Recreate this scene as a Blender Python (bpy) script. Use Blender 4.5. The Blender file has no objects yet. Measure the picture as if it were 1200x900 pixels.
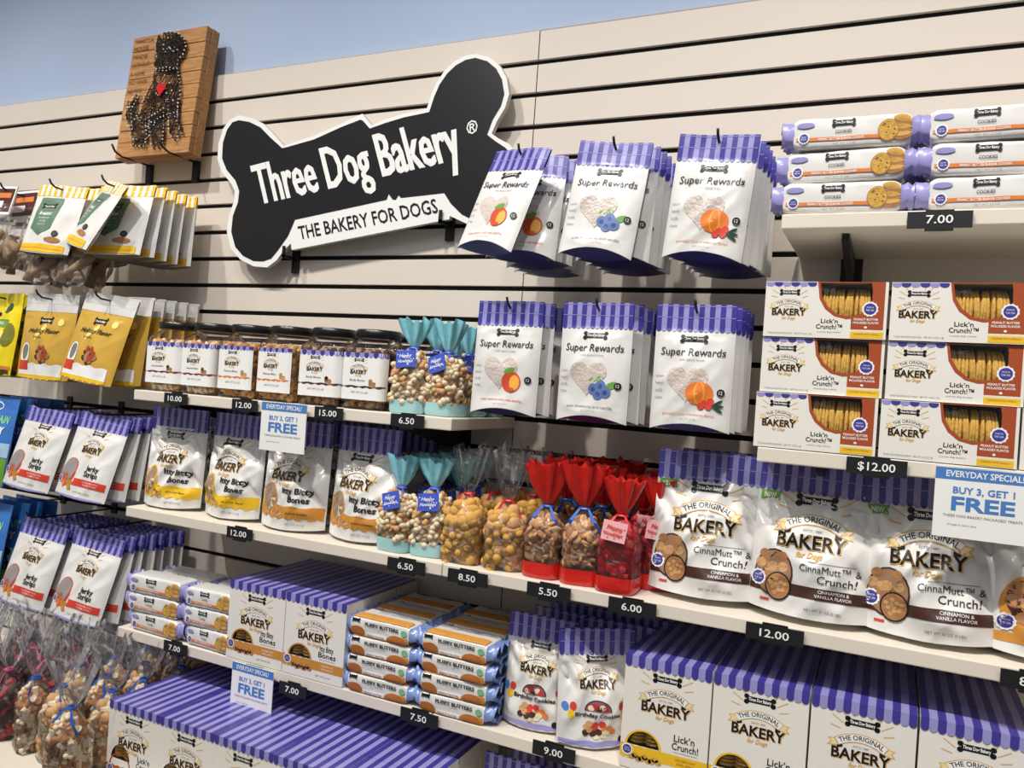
import bpy, math, random
from mathutils import Vector, Matrix, noise, geometry, Euler
PI = math.pi
sc = bpy.context.scene
col = sc.collection
# ------------------------------------------------------------------ camera
yaw, pit, rol = .4430, .0009, .0681
fw = Vector((-math.sin(yaw)*math.cos(pit), math.cos(yaw)*math.cos(pit), math.sin(pit)))
r0 = Vector((math.cos(yaw), math.sin(yaw), 0)); u0 = r0.cross(fw)
rt = r0*math.cos(rol)+u0*math.sin(rol); up = -r0*math.sin(rol)+u0*math.cos(rol)
cd = bpy.data.cameras.new('camera'); cam = bpy.data.objects.new('camera', cd); col.objects.link(cam)
cd.sensor_width = 36; cd.lens = 936/1200*36; cd.clip_start = .05
cam.matrix_world = Matrix(((rt.x, up.x, -fw.x, 0), (rt.y, up.y, -fw.y, -1.6992), (rt.z, up.z, -fw.z, 1.6039), (0, 0, 0, 1)))
sc.camera = cam
# ------------------------------------------------------------------ light
w = bpy.data.worlds.new('world'); sc.world = w; w.use_nodes = True
w.node_tree.nodes['Background'].inputs[0].default_value = (.93, .95, 1, 1)
w.node_tree.nodes['Background'].inputs[1].default_value = .22
def area(x, y, z, size, power, color, tx, ty, tz, sy=None):
    l = bpy.data.lights.new('soft_fill', 'AREA'); l.size = size; l.energy = power; l.color = color
    if sy: l.shape = 'RECTANGLE'; l.size_y = sy
    o = bpy.data.objects.new('soft_fill', l); col.objects.link(o); o.location = (x, y, z)
    o.rotation_euler = (Vector((tx, ty, tz))-Vector((x, y, z))).to_track_quat('-Z', 'Y').to_euler()
def spot(x, y, z, power, tx, ty, tz, cone):
    l = bpy.data.lights.new('track_spot', 'SPOT'); l.energy = power; l.color = (1, .955, .89); l.shadow_soft_size = .045; l.spot_size = math.radians(cone); l.spot_blend = 1
    o = bpy.data.objects.new('track_spot', l); col.objects.link(o); o.location = (x, y, z)
    o.rotation_euler = (Vector((tx, ty, tz))-Vector((x, y, z))).to_track_quat('-Z', 'Y').to_euler()
for lx in (-3.4, -2.5, -1.6, -.7, .2, 1.1):
    spot(lx, -1.8, 4.0, 165, lx+.3, 0, .98, 66)
area(-1.0, -2.6, 3.6, 2.6, 14, (.97, .98, 1), -1.0, -.2, 1.0, 1.0)  # broad fill added for soft overhead bounce, not a fixture of the shop
sc.view_settings.view_transform = 'Standard'; sc.view_settings.look = 'None'
sc.view_settings.exposure = 0.03; sc.view_settings.gamma = 1; sc.view_settings.use_curve_mapping = False
# ------------------------------------------------------------------ materials
def lin(c):
    c /= 255
    return c/12.92 if c <= .04045 else ((c+.055)/1.055)**2.4
MATS = {}
def mat(name, rgb, rough=.5, metal=0, bump=0, bscale=40, var=0, vscale=6, spec=.5, coat=0):
    if name in MATS: return MATS[name]
    m = bpy.data.materials.new(name); m.use_nodes = True; n = m.node_tree.nodes; l = m.node_tree.links
    b = n['Principled BSDF']; c = tuple(lin(v) for v in rgb)+(1,)
    b.inputs['Base Color'].default_value = c; b.inputs['Roughness'].default_value = rough
    b.inputs['Metallic'].default_value = metal; b.inputs['Specular IOR Level'].default_value = spec
    b.inputs['Coat Weight'].default_value = coat; b.inputs['Coat Roughness'].default_value = .15
    if bump or var:
        tc = n.new('ShaderNodeTexCoord')
        if var:
            nz = n.new('ShaderNodeTexNoise'); nz.inputs['Scale'].default_value = vscale; nz.inputs['Detail'].default_value = 4
            l.new(tc.outputs['Object'], nz.inputs['Vector'])
            mx = n.new('ShaderNodeMix'); mx.data_type = 'RGBA'
            mx.inputs[6].default_value = c; mx.inputs[7].default_value = tuple(v*(1-var) for v in c[:3])+(1,)
            l.new(nz.outputs['Fac'], mx.inputs[0]); l.new(mx.outputs[2], b.inputs['Base Color'])
        if bump:
            nb = n.new('ShaderNodeTexNoise'); nb.inputs['Scale'].default_value = bscale; nb.inputs['Detail'].default_value = 3
            l.new(tc.outputs['Object'], nb.inputs['Vector'])
            bp = n.new('ShaderNodeBump'); bp.inputs['Strength'].default_value = bump; bp.inputs['Distance'].default_value = .004
            l.new(nb.outputs['Fac'], bp.inputs['Height']); l.new(bp.outputs[0], b.inputs['Normal'])
    MATS[name] = m
    return m
def wood(name, rgb, rgb2):
    m = mat(name, rgb, .6); n = m.node_tree.nodes; l = m.node_tree.links; b = n['Principled BSDF']
    tc = n.new('ShaderNodeTexCoord'); mp = n.new('ShaderNodeMapping'); mp.inputs['Scale'].default_value = (3, 30, 40)
    nz = n.new('ShaderNodeTexNoise'); nz.inputs['Scale'].default_value = 4; nz.inputs['Detail'].default_value = 6; nz.inputs['Distortion'].default_value = 1.2
    cr = n.new('ShaderNodeValToRGB')
    cr.color_ramp.elements[0].position = .3; cr.color_ramp.elements[0].color = tuple(lin(v) for v in rgb2)+(1,)
    cr.color_ramp.elements[1].position = .65; cr.color_ramp.elements[1].color = tuple(lin(v) for v in rgb)+(1,)
    l.new(tc.outputs['Object'], mp.inputs[0]); l.new(mp.outputs[0], nz.inputs['Vector']); l.new(nz.outputs['Fac'], cr.inputs[0]); l.new(cr.outputs[0], b.inputs['Base Color'])
    return m
def film(name, tint=(255, 255, 255), base=.015, streak=.34, scale=26, rough=.12):
    m = bpy.data.materials.new(name); m.use_nodes = True; n = m.node_tree.nodes; l = m.node_tree.links
    n.remove(n['Principled BSDF']); out = n['Material Output']
    tr = n.new('ShaderNodeBsdfTransparent'); tr.inputs[0].default_value = tuple(lin(v) for v in tint)+(1,)
    gl = n.new('ShaderNodeBsdfGlossy'); gl.inputs['Roughness'].default_value = rough; gl.inputs[0].default_value = (.95, .95, .97, 1)
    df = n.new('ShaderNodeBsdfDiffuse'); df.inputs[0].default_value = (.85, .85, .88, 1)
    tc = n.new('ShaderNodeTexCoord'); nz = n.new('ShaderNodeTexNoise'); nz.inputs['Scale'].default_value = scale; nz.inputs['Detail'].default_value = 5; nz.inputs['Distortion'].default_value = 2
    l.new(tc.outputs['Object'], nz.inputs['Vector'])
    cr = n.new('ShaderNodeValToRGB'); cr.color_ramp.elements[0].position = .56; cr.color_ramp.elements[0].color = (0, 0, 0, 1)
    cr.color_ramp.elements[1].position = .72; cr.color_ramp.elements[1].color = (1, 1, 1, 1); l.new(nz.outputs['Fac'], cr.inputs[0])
    bp = n.new('ShaderNodeBump'); bp.inputs['Strength'].default_value = .7; bp.inputs['Distance'].default_value = .006
    l.new(nz.outputs['Fac'], bp.inputs['Height']); l.new(bp.outputs[0], gl.inputs['Normal'])
    fr = n.new('ShaderNodeFresnel'); fr.inputs[0].default_value = 1.16; l.new(bp.outputs[0], fr.inputs['Normal'])
    ad = n.new('ShaderNodeMath'); ad.operation = 'ADD'; ad.inputs[1].default_value = base; ad.use_clamp = True; l.new(fr.outputs[0], ad.inputs[0])
    m1 = n.new('ShaderNodeMixShader'); l.new(ad.outputs[0], m1.inputs[0]); l.new(tr.outputs[0], m1.inputs[1]); l.new(gl.outputs[0], m1.inputs[2])
    mu = n.new('ShaderNodeMath'); mu.operation = 'MULTIPLY'; mu.inputs[1].default_value = streak; l.new(cr.outputs[0], mu.inputs[0])  # white diffuse noise streaks paint crinkle highlights into the film
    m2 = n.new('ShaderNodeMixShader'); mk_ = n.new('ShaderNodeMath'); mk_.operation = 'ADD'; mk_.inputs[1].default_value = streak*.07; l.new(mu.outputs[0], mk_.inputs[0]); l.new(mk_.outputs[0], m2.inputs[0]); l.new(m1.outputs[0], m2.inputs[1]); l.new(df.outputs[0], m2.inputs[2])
    l.new(m2.outputs[0], out.inputs[0]); MATS[name] = m
    return m
SLAT = mat('slat_laminate', (222, 212, 200), .55, bump=.05, bscale=300)
SHELF = mat('shelf_laminate', (228, 219, 204), .5)
EDGE = mat('panel_edge', (176, 163, 146), .6)
BLUE = mat('blue_paint', (178, 194, 222), .8, bump=.05, bscale=200)
GROOVE = mat('groove_dark', (7, 6, 6), .9)
BLACK = mat('black_metal', (16, 16, 17), .45)
INK = mat('black_ink', (20, 19, 20), .4)
CHALK = mat('price_card', (22, 23, 26), .5)
WHITE = mat('white_print', (243, 243, 240), .45)
GREYT = mat('grey_text', (120, 118, 116), .5)
BAGW = mat('white_pouch_film', (228, 226, 222), .26, bump=.4, bscale=22, coat=.35)
CARD = mat('cream_card', (236, 232, 224), .45)
PD = mat('dark_purple', (66, 60, 150), .33, coat=.3)
PL = mat('light_purple', (154, 150, 208), .33, coat=.3)
PDK = mat('deep_purple', (48, 42, 112), .4)
GOLD = mat('gold_ink', (222, 172, 84), .5)
PALEGOLD = mat('pale_gold_ink', (240, 220, 170), .5)
YEL = mat('yellow_print', (238, 192, 40), .4)
BROWNY = mat('caramel_print', (204, 140, 58), .4)
CHOC = mat('chocolate_print', (72, 42, 34), .4)
RUST = mat('rust_print', (168, 76, 40), .4)
REDP = mat('red_print', (214, 66, 48), .4)
ORG = mat('orange_print', (224, 128, 62), .4)
BISC = mat('biscuit_tan', (222, 172, 116), .8, bump=.5, bscale=120, var=.35, vscale=60)
BISCD = mat('biscuit_brown', (186, 130, 82), .8, bump=.5, bscale=120, var=.35, vscale=60)
BISCL = mat('biscuit_cream', (240, 222, 188), .8, bump=.4, bscale=120, var=.25, vscale=60)
BISCG = mat('biscuit_golden', (228, 176, 88), .8, bump=.5, bscale=120, var=.4, vscale=50)
BISCK = mat('cookie_golden', (226, 178, 78), .75, bump=.6, bscale=150, var=.45, vscale=70)
BERRY = mat('berry_biscuit', (190, 48, 62), .6, bump=.4, bscale=120, var=.3, vscale=60)
DARKB = mat('dark_biscuit', (66, 40, 30), .7, bump=.4, bscale=120, var=.3, vscale=60)
TEAL = mat('teal_tissue', (146, 218, 232), .35, bump=.4, bscale=60, coat=.3)
TEALB = mat('teal_base', (160, 204, 206), .35, bump=.3, bscale=60, coat=.3)
RED = mat('red_tissue', (206, 34, 26), .3, bump=.4, bscale=60, coat=.4)
REDT = mat('red_ribbon', (200, 20, 28), .35)
BLU = mat('blue_tag', (66, 92, 200), .4)
RIB = mat('blue_ribbon', (30, 92, 190), .3, coat=.3)
SKYB = mat('signal_blue', (74, 128, 196), .5)
WOOD = wood('oak_plank', (190, 140, 84), (150, 100, 54))
FILM = film('clear_cellophane'); FILMR = film('red_cellophane', (245, 140, 140), .05, .15)
JARF = film('jar_plastic', (255, 255, 255), .02, .03, 14, .05); WINF = film('window_film', (255, 255, 255), .02, .05, 20, .06)
# ------------------------------------------------------------------ object helpers
def tag(o, label=None, cat=None, group=None, kind=None):
    if label: o['label'] = label
    if cat: o['category'] = cat
    if group: o['group'] = group
    if kind: o['kind'] = kind
    return o
def thing(name, label, cat, loc=(0, 0, 0), rot=(0, 0, 0), group=None):
    o = bpy.data.objects.new(name, None); col.objects.link(o); o.empty_display_size = .02
    o.location = loc; o.rotation_euler = rot
    return tag(o, label, cat, group)
def dup(root, loc, rot, label, group=None, scale=None):
    kids = [c for c in root.children]
    r = root.copy(); col.objects.link(r); r.location = loc; r.rotation_euler = rot; r['label'] = label
    if group: r['group'] = group
    if scale: r.scale = scale
    for ch in kids:
        c = ch.copy(); col.objects.link(c); c.parent = r
        for g in ch.children:
            d = g.copy(); col.objects.link(d); d.parent = c
    return r
class M:
    def __init__(s): s.v = []; s.f = []; s.m = []; s.mats = []
    def mi(s, m):
        if m not in s.mats: s.mats.append(m)
        return s.mats.index(m)
    def add(s, vs, fs, m):
        b = len(s.v); k = s.mi(m); s.v += [tuple(v) for v in vs]
        for f in fs: s.f.append([i+b for i in f]); s.m.append(k)
    def box(s, x0, x1, y0, y1, z0, z1, m):
        s.add([(x0, y0, z0), (x1, y0, z0), (x1, y1, z0), (x0, y1, z0), (x0, y0, z1), (x1, y0, z1), (x1, y1, z1), (x0, y1, z1)],
              [(0, 3, 2, 1), (4, 5, 6, 7), (0, 1, 5, 4), (1, 2, 6, 5), (2, 3, 7, 6), (3, 0, 4, 7)], m)
    def grid(s, fn, nu, nv, m, close=False):
        vs = [fn(i/nu, j/nv) for j in range(nv+1) for i in range(nu+(0 if close else 1))]
        n = nu if close else nu+1
        fs = [(j*n+i, j*n+(i+1) % n, (j+1)*n+(i+1) % n, (j+1)*n+i) for j in range(nv) for i in range(nu)]
        s.add(vs, fs, m)
    def tube(s, pts, r, m, n=6, rs=None):
        pts = [Vector(p) for p in pts]; vs = []
        for i, p in enumerate(pts):
            t = (pts[min(i+1, len(pts)-1)]-pts[max(i-1, 0)]).normalized()
            a = t.cross(Vector((0, 0, 1)));
            if a.length < .1: a = t.cross(Vector((0, 1, 0)))
            a.normalize(); b = t.cross(a); q = rs[i] if rs else r
            vs += [p+(a*math.cos(2*PI*k/n)+b*math.sin(2*PI*k/n))*q for k in range(n)]
        fs = [(i*n+k, i*n+(k+1) % n, (i+1)*n+(k+1) % n, (i+1)*n+k) for i in range(len(pts)-1) for k in range(n)]
        fs += [tuple(range(n))[::-1], tuple((len(pts)-1)*n+k for k in range(n))]
        s.add(vs, fs, m)
    def ball(s, c, r, m, nu=8, nv=5, R=None):
        r = (r, r, r) if not hasattr(r, '__len__') else r; vs = []
        for j in range(nv+1):
            for i in range(nu):
                a = 2*PI*i/nu; b = PI*j/nv
                p = Vector((math.cos(a)*math.sin(b)*r[0], math.sin(a)*math.sin(b)*r[1], math.cos(b)*r[2]))
                if R: p = R @ p
                vs.append(p+Vector(c))
        s.add(vs, [(j*nu+i, j*nu+(i+1) % nu, (j+1)*nu+(i+1) % nu, (j+1)*nu+i) for j in range(nv) for i in range(nu)], m)
    def disc(s, c, r, t, m, R=None, n=12, br=.75):
        prof = [(0, t/2), (r*br, t/2), (r, t*.2), (r, -t*.2), (r*br, -t/2), (0, -t/2)]; vs = []
        for (q, z) in prof:
            for i in range(n):
                p = Vector((math.cos(2*PI*i/n)*q, math.sin(2*PI*i/n)*q, z))
                if R: p = R @ p
                vs.append(p+Vector(c))
        s.add(vs, [(j*n+i, j*n+(i+1) % n, (j+1)*n+(i+1) % n, (j+1)*n+i) for j in range(5) for i in range(n)], m)
    def mesh(s, name, smooth):
        me = bpy.data.meshes.new(name); me.from_pydata(s.v, [], s.f)
        for m in s.mats: me.materials.append(m)
        me.polygons.foreach_set('material_index', s.m)
        if smooth: me.polygons.foreach_set('use_smooth', [True]*len(s.f))
        me.update(); return me
    def obj(s, name, parent=None, smooth=False, bevel=0, loc=None, rot=None):
        o = bpy.data.objects.new(name, s.mesh(name, smooth)); col.objects.link(o)
        if parent: o.parent = parent
        if loc: o.location = loc
        if rot: o.rotation_euler = rot
        if bevel:
            b = o.modifiers.new('bevel', 'BEVEL'); b.width = bevel; b.segments = 2; b.limit_method = 'ANGLE'
        return o
# ------------------------------------------------------------------ flat print
_tc = {}
def tmesh(s, bold, shear):
    k = (s, bold, shear)
    if k not in _tc:
        c = bpy.data.curves.new('t', 'FONT'); c.body = s; c.size = 1; c.resolution_u = 2; c.offset = bold; c.shear = shear
        o = bpy.data.objects.new('t', c); me = bpy.data.meshes.new_from_object(o)
        vs = [(v.co.x, v.co.y) for v in me.vertices]; fs = [tuple(p.vertices) for p in me.polygons]
        bpy.data.objects.remove(o); bpy.data.curves.remove(c); bpy.data.meshes.remove(me)
        _tc[k] = (vs, fs)
    return _tc[k]
_cap = max(v[1] for v in tmesh('H', 0, 0)[0])
class Art:
    def __init__(s): s.L = []
    def poly(s, pts, m, lay=1, holes=()):
        loops = [[Vector((p[0], p[1], 0)) for p in pts]]+[[Vector((p[0], p[1], 0)) for p in h] for h in holes]
        flat = [(v.x, v.y) for lp in loops for v in lp]
        s.L.append((flat, geometry.tessellate_polygon(loops), m, lay)); return s
    def rect(s, x0, x1, z0, z1, m, lay=1): return s.poly([(x0, z0), (x1, z0), (x1, z1), (x0, z1)], m, lay)
    def ell(s, x, z, a, b, m, lay=1, n=20, rot=0, a0=0, a1=2*PI):
        k = n if a1-a0 > 6 else n+1
        P = [(math.cos(a0+(a1-a0)*i/n)*a, math.sin(a0+(a1-a0)*i/n)*b) for i in range(k)]
        return s.poly([(x+p*math.cos(rot)-q*math.sin(rot), z+p*math.sin(rot)+q*math.cos(rot)) for p, q in P], m, lay)
    def text(s, t, x, z, h, m, w=None, bold=.0, shear=0, lay=3, arc=None, al='C', rot=0, quad=None):
        vs, fs = tmesh(t, bold, shear)
        x0 = min(v[0] for v in vs); x1 = max(v[0] for v in vs); k = h/_cap; kx = (w/(x1-x0)) if w else k
        off = {'C': (x0+x1)/2, 'L': x0, 'R': x1}[al]
        P = [((v[0]-off)*kx, v[1]*k) for v in vs]
        if quad:   # bottom-left, bottom-right, top-left corners
            bl, br, tl = quad
            P = [(bl[0]+(v[0]-x0)/(x1-x0)*(br[0]-bl[0])+v[1]/_cap*(tl[0]-bl[0]), bl[1]+(v[0]-x0)/(x1-x0)*(br[1]-bl[1])+v[1]/_cap*(tl[1]-bl[1])) for v in vs]; x = z = 0
        elif arc:  # bend over a circle of radius arc under the text
            P = [((arc+q)*math.sin(p/arc), (arc+q)*math.cos(p/arc)-arc) for p, q in P]
        elif rot: P = [(p*math.cos(rot)-q*math.sin(rot), p*math.sin(rot)+q*math.cos(rot)) for p, q in P]
        s.L.append(([(p+x, q+z) for p, q in P], fs, m, lay)); return s
    def bone(s, x, z, w, h, m, lay=1, rot=0):
        c, sn = math.cos(rot), math.sin(rot); T = lambda p, q: (x+p*c-q*sn, z+p*sn+q*c)
        s.poly([T(-w*.4, -h*.3), T(w*.4, -h*.3), T(w*.4, h*.3), T(w*.4-.0001, h*.3), T(-w*.4, h*.3)], m, lay)
        for sx in (-1, 1):
            for sz in (-1, 1): s.ell(*T(sx*w*.42, sz*h*.27), w*.085, h*.25, m, lay, 10)
        return s
    def emit(s, mb, fm, maxe=None, o0=.0009, st=.00025):
        for pts, tris, m, lay in s.L:
            off = o0+lay*st
            if not maxe:
                mb.add([fm(p[0], p[1], off) for p in pts], tris, m); continue
            stack = []
            for t in tris:
                for i in range(1, len(t)-1): stack.append((pts[t[0]], pts[t[i]], pts[t[i+1]]))
            vi = {}; vs = []; fs = []
            def vid(p):
                k = (round(p[0], 5), round(p[1], 5))
                if k not in vi: vi[k] = len(vs); vs.append(fm(p[0], p[1], off))
                return vi[k]
            while stack:
                a, b, c = stack.pop()
                e = [(a[0]-b[0])**2+(a[1]-b[1])**2, (b[0]-c[0])**2+(b[1]-c[1])**2, (c[0]-a[0])**2+(c[1]-a[1])**2]
                k = e.index(max(e))
                if e[k] > maxe*maxe:
                    if k == 1: a, b, c = b, c, a
                    elif k == 2: a, b, c = c, a, b
                    q = ((a[0]+b[0])/2, (a[1]+b[1])/2); stack += [(a, q, c), (q, b, c)]
                else: fs.append((vid(a), vid(b), vid(c)))
            mb.add(vs, fs, m)
def crest(A, cx, zt, W, ink=INK, full=True):
    u = W/100
    A.bone(cx, zt-7*u, 46*u, 15*u, ink, 2)
    A.text('Three Dog Bakery', cx, zt-8.8*u, 4.6*u, WHITE, w=33*u, bold=.03)
    for sx in (-1, 1):
        for k in range(4):
            a = math.radians(14+18*k); r1, r2 = 29*u, (43+4*(k % 2))*u; c0, z0 = cx, zt-26*u
            p = (c0+sx*math.cos(a)*r1, z0+math.sin(a)*r1); q = (c0+sx*math.cos(a)*r2, z0+math.sin(a)*r2); n = (-math.sin(a)*.6*u, sx*math.cos(a)*.6*u)
            A.poly([(p[0]-n[0], p[1]-n[1]), (q[0]-n[0], q[1]-n[1]), (q[0]+n[0], q[1]+n[1]), (p[0]+n[0], p[1]+n[1])], GOLD, 1)
    R = 62*u; zc = zt-22*u-R
    def band(r0_, r1_, am, m, lay):
        n = 12; P = [(cx+math.sin(-am+2*am*i/n)*r0_, zc+math.cos(-am+2*am*i/n)*r0_) for i in range(n+1)]
        P += [(cx+math.sin(am-2*am*i/n)*r1_, zc+math.cos(am-2*am*i/n)*r1_) for i in range(n+1)]
        A.poly(P, m, lay)
    for sx in (-1, 1):
        A.poly([(cx+sx*v*u, zt-q*u) for v, q in ((30, 34), (44, 35), (40, 40), (45, 46), (31, 44))], GOLD, 1)
        A.poly([(cx+sx*v*u, zt-q*u) for v, q in ((30, 35), (42, 36), (38.5, 40), (42, 45), (31, 43))], PALEGOLD, 2)
        A.poly([(cx+sx*v*u, zt-q*u) for v, q in ((24, 41), (32, 44), (31, 47), (24, 45))], ink, 2)
    band(R-12.5*u, R, .62, GOLD, 2); band(R-11.3*u, R-1.2*u, .605, WHITE, 3)
    A.text('THE ORIGINAL', cx, zt-31*u, 6.6*u, ink, w=58*u, bold=.015, arc=R-9*u, lay=4)
    A.text('EST\u2019D 1989', cx, zt-42*u, 2.6*u, GREYT, w=20*u)
    A.text('BAKERY', cx+.9*u, zt-61.9*u, 15*u, GOLD, w=78*u, bold=.03, lay=2)
    A.text('BAKERY', cx, zt-61*u, 15*u, ink, w=77*u, bold=.024, lay=4)
    A.text('for Dogs', cx, zt-71*u, 6.4*u, GOLD, w=30*u, shear=.3, bold=.02)
def badge(A, x, z, r, lay=4):
    n = 24; A.poly([(x+math.cos(2*PI*i/n)*r*(1.12 if i % 2 else 1), z+math.sin(2*PI*i/n)*r*(1.12 if i % 2 else 1)) for i in range(n)], WHITE, lay)
    A.ell(x, z, r*.82, r*.82, PD, lay+1); A.text('MADE IN', x, z+r*.15, r*.2, WHITE, w=r*.9, lay=lay+2); A.text('THE USA', x, z-r*.3, r*.26, WHITE, w=r*1.1, lay=lay+2)
def wavy(x0, x1, z0, z1, amp=.003, n=24, ph=0):
    top = [(x1+(x0-x1)*i/n, z1+math.sin(i*.9+ph)*amp*.6) for i in range(n+1)]
    bot = [(x0+(x1-x0)*i/n, z0+math.sin(i*1.7+ph)*amp) for i in range(n+1)]
    return bot+top
# ------------------------------------------------------------------ pouch
class P:
    def __init__(s, w, h, zh, T=.02, b=.008, A=.003, seed=1., cols=(None, None), n=15, base=BAGW, gus=None, lean=0, pinch=.0, nob=True, wave=.003, arch=0):
        s.__dict__.update(locals())
    def d(s, x, z):
        w, zh, T, b = s.w, s.zh, s.T, s.b; u = max(-1, min(1, 2*x/w)); tz = z/zh
        if tz >= 1: t = 0
        elif tz < .3: q = tz/.3; q = q*q*(3-2*q); t = b+(T-b)*q
        else: t = T*max(0, math.cos(PI/2*((tz-.3)/.7)))**.85
        e = max(0, 1-u*u); d = .0012+t*e**.6
        ed = min(1, e*2.2); kk = 1 if tz < .9 else .35
        if T > .028:
            for sx, cx, cz in ((1, .36, .80), (-1, -.38, .74), (1, .40, .36), (-1, -.30, .93)):
                du = x/w-cx*(1 if s.seed % 2 > 1 else -1); dz = tz-cz; q = du*.8+dz*.6; r_ = -du*.6+dz*.8
                d -= .35*T*math.exp(-(q/.045)**2-(r_/.16)**2)
            d = max(.0012, d)
        n1 = noise.noise(Vector((x*24, z*15, s.seed))); n2 = abs(noise.noise(Vector((x*13+z*9, z*10-x*7, s.seed+5))))
        n3 = abs(noise.noise(Vector((x*20-z*14, z*8, s.seed+9))))
        n4 = abs(noise.noise(Vector((x*6+z*5, z*5-x*4, s.seed+19))))
        return d+s.A*(2.0 if T > .028 else 1.4)*kk*ed*(n1*.5-n2*1.2-n3*.9-n4*1.3+.75)*min(1, .35+tz*3)
    def f(s, x, z, off, side=-1):
        tz = z/s.zh; q = max(0, min(1, (tz-.7)/.4))
        yc = s.wave*math.sin(x*34+s.seed*3)*q*q
        d = s.d(x, z)
        k = 1-.05*min(1, d/.03)-s.pinch*math.sin(PI*min(1, max(0, tz)))
        zz = z
        if s.arch and side < 0 and z < .035: zz = z+s.arch*(1-(2*x/s.w)**2)*(1-z/.035)
        elif z < .012: zz = z+(2*x/s.w)**2*.006*(1-z/.012)
        return Vector((x*k, yc+side*(d*(1 if side < 0 else .85)+off), zz))
def pouch(name, p, art, label, cat='treat bag', group=None, headers=True, cols=None, scal=True):
    root = thing(name, label, cat, group=group)
    mb = M(); nu, nv = (44, 54) if p.T > .028 else (32, 42); hh = p.zh+.003 if headers else p.h
    for side in (-1, 1):
        mb.grid(lambda a, b, s_=side: p.f((a-.5)*p.w, b*hh, 0, s_), nu, nv, p.base)
    if art: art.emit(mb, lambda x, z, o: p.f(x, z, o), .009)
    mb.obj('pouch_body', root, True)
    g = M()
    def gf(a, b):
        x = (a-.5)*p.w; F = p.f(x, 0, 0); B = p.f(x, 0, 0, 1); r = F.lerp(B, b); r.z += (0 if p.arch else .014)*math.sin(PI*b)*(1-(2*a-1)**2)-.0005; return r
    g.grid(gf, 14, 6, p.gus or p.base); g.obj('bottom_gusset', root, True)
    if headers:
        A = Art(); n = p.n; sw = p.w/n; ca, cb = cols or (PD, PL)
        for i in range(n):
            x0 = -p.w/2+i*sw; m = ca if i % 2 == 0 else cb
            pts = [(x0+sw, p.h), (x0, p.h), (x0, p.zh)]
            if scal: pts += [(x0+sw/2-math.cos(PI*j/6)*sw/2, p.zh-math.sin(PI*j/6)*sw*.55) for j in range(1, 6)]
            A.poly(pts+[(x0+sw, p.zh)], m, 1)
        hb = M(); A.emit(hb, lambda x, z, o: p.f(x, z, o), .008); A.emit(hb, lambda x, z, o: p.f(x, z, o, 1), .012)
        # heat-sealed crimp lines, their specular gleam painted as thin pale strips
        for zz in (p.h-.004, p.zh+(p.h-p.zh)*.45):
            B = Art().rect(-p.w/2*.98, p.w/2*.98, zz, zz+.0012, cb, 3); B.emit(hb, lambda x, z, o: p.f(x, z, o), .01)
        hb.obj('striped_header', root, True)
    return root
def hang(hx, hz, hy, p, rx=0, ry=0, rz=0):
    R = Euler((rx, ry, rz)).to_matrix(); l = Vector((hx, hy, hz))-R @ Vector((0, 0, p.h-.012))
    return (tuple(l), (rx, ry, rz))
ORD = ['front', 'second', 'third', 'fourth', 'fifth', 'sixth', 'seventh', 'eighth', 'ninth']
# ------------------------------------------------------------------ setting
def wall():
    m = M(); m.box(-5.5, 3.2, .025, .13, 0, 3.6, BLUE); o = m.obj('wall_back'); tag(o, 'pale blue painted shop wall above the slatted panels', kind='structure')
    b = M(); b.box(-5.3, 1.643, .008, .0245, 0, 2.4399, GROOVE)
    b.box(-5.3, 1.643, -.0005, .0245, 2.4381, 2.4400, EDGE)
    q = b.obj('slatwall_backing'); q.parent = o; q['label'] = 'dark grooves and core behind the slatted wall panel'
    k = 0; proto = {}
    zs = [(2.4385, 2.364+.0058)]+[(2.364-.0762*i-.0058, 2.364-.0762*(i+1)+.0058) for i in range(30)]
    for i, (zt, zb) in enumerate(zs):
        for (x0, x1) in ((-5.3, -3.2345), (-3.2325, -.7962), (-.7942, 1.643)):
            if zb < 0: continue
            key = (round(zt-zb, 4), round(x1-x0, 2))
            if key not in proto:
                s = M(); h = zt-zb; L = x1-x0
                prof = [(0.012, 0), (.0006, 0), (0, .0006), (0, h-.0006), (.0006, h), (.012, h)]
                s.add([(X, y, z) for X in (0, L) for y, z in prof], [(j, j+1, j+7, j+6) for j in range(5)], SLAT)
                proto[key] = s.obj('slat', o); ob = proto[key]
            else: ob = proto[key].copy(); col.objects.link(ob)
            ob.location = (x0, (0 if x0 > -1 else -.0008), zb)
    f = M(); f.box(-5.5, 3.2, -4.5, .13, -.05, 0, mat('floor_vinyl', (150, 140, 128), .5, var=.2, vscale=3)); tag(f.obj('floor'), 'pale shop floor', kind='structure')
    r = M(); r.box(3.2, 3.3, -4.5, .13, 0, 3.6, mat('side_wall', (205, 205, 205), .8)); tag(r.obj('wall_right'), 'plain side wall of the shop', kind='structure')
wall()
# ------------------------------------------------------------------ shelves
def shelf(x0, x1, z, depth, label, brx=()):
    root = thing('shelf', label, 'shelf', ((x0+x1)/2, 0, z-.025), group='slatwall shelves'); c = (x0+x1)/2
    m = M(); m.box(x0-c, x1-c, -depth, -.001, .0, .0248, SHELF); m.obj('shelf_board', root, bevel=.002)
    for bx in brx:
        b = M(); b.add([(bx-c+dx, y, zz) for dx in (-.006, .006) for y, zz in ((-.003, -.001), (-depth*.85, -.001), (-depth*.85, -.012), (-.03, -.062), (-.003, -.062))],
              [(0, 1, 2, 3, 4), (9, 8, 7, 6, 5), (0, 5, 6, 1), (1, 6, 7, 2), (2, 7, 8, 3), (3, 8, 9, 4), (4, 9, 5, 0)], BLACK)
        b.box(bx-c-.02, bx-c+.02, -.004, 0, -.07, -.001, BLACK); b.obj('shelf_bracket', root)
    return root
ZA, ZB, ZC, ZD, ZE = 1.921, 1.528, 1.236, .935, .66
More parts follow.
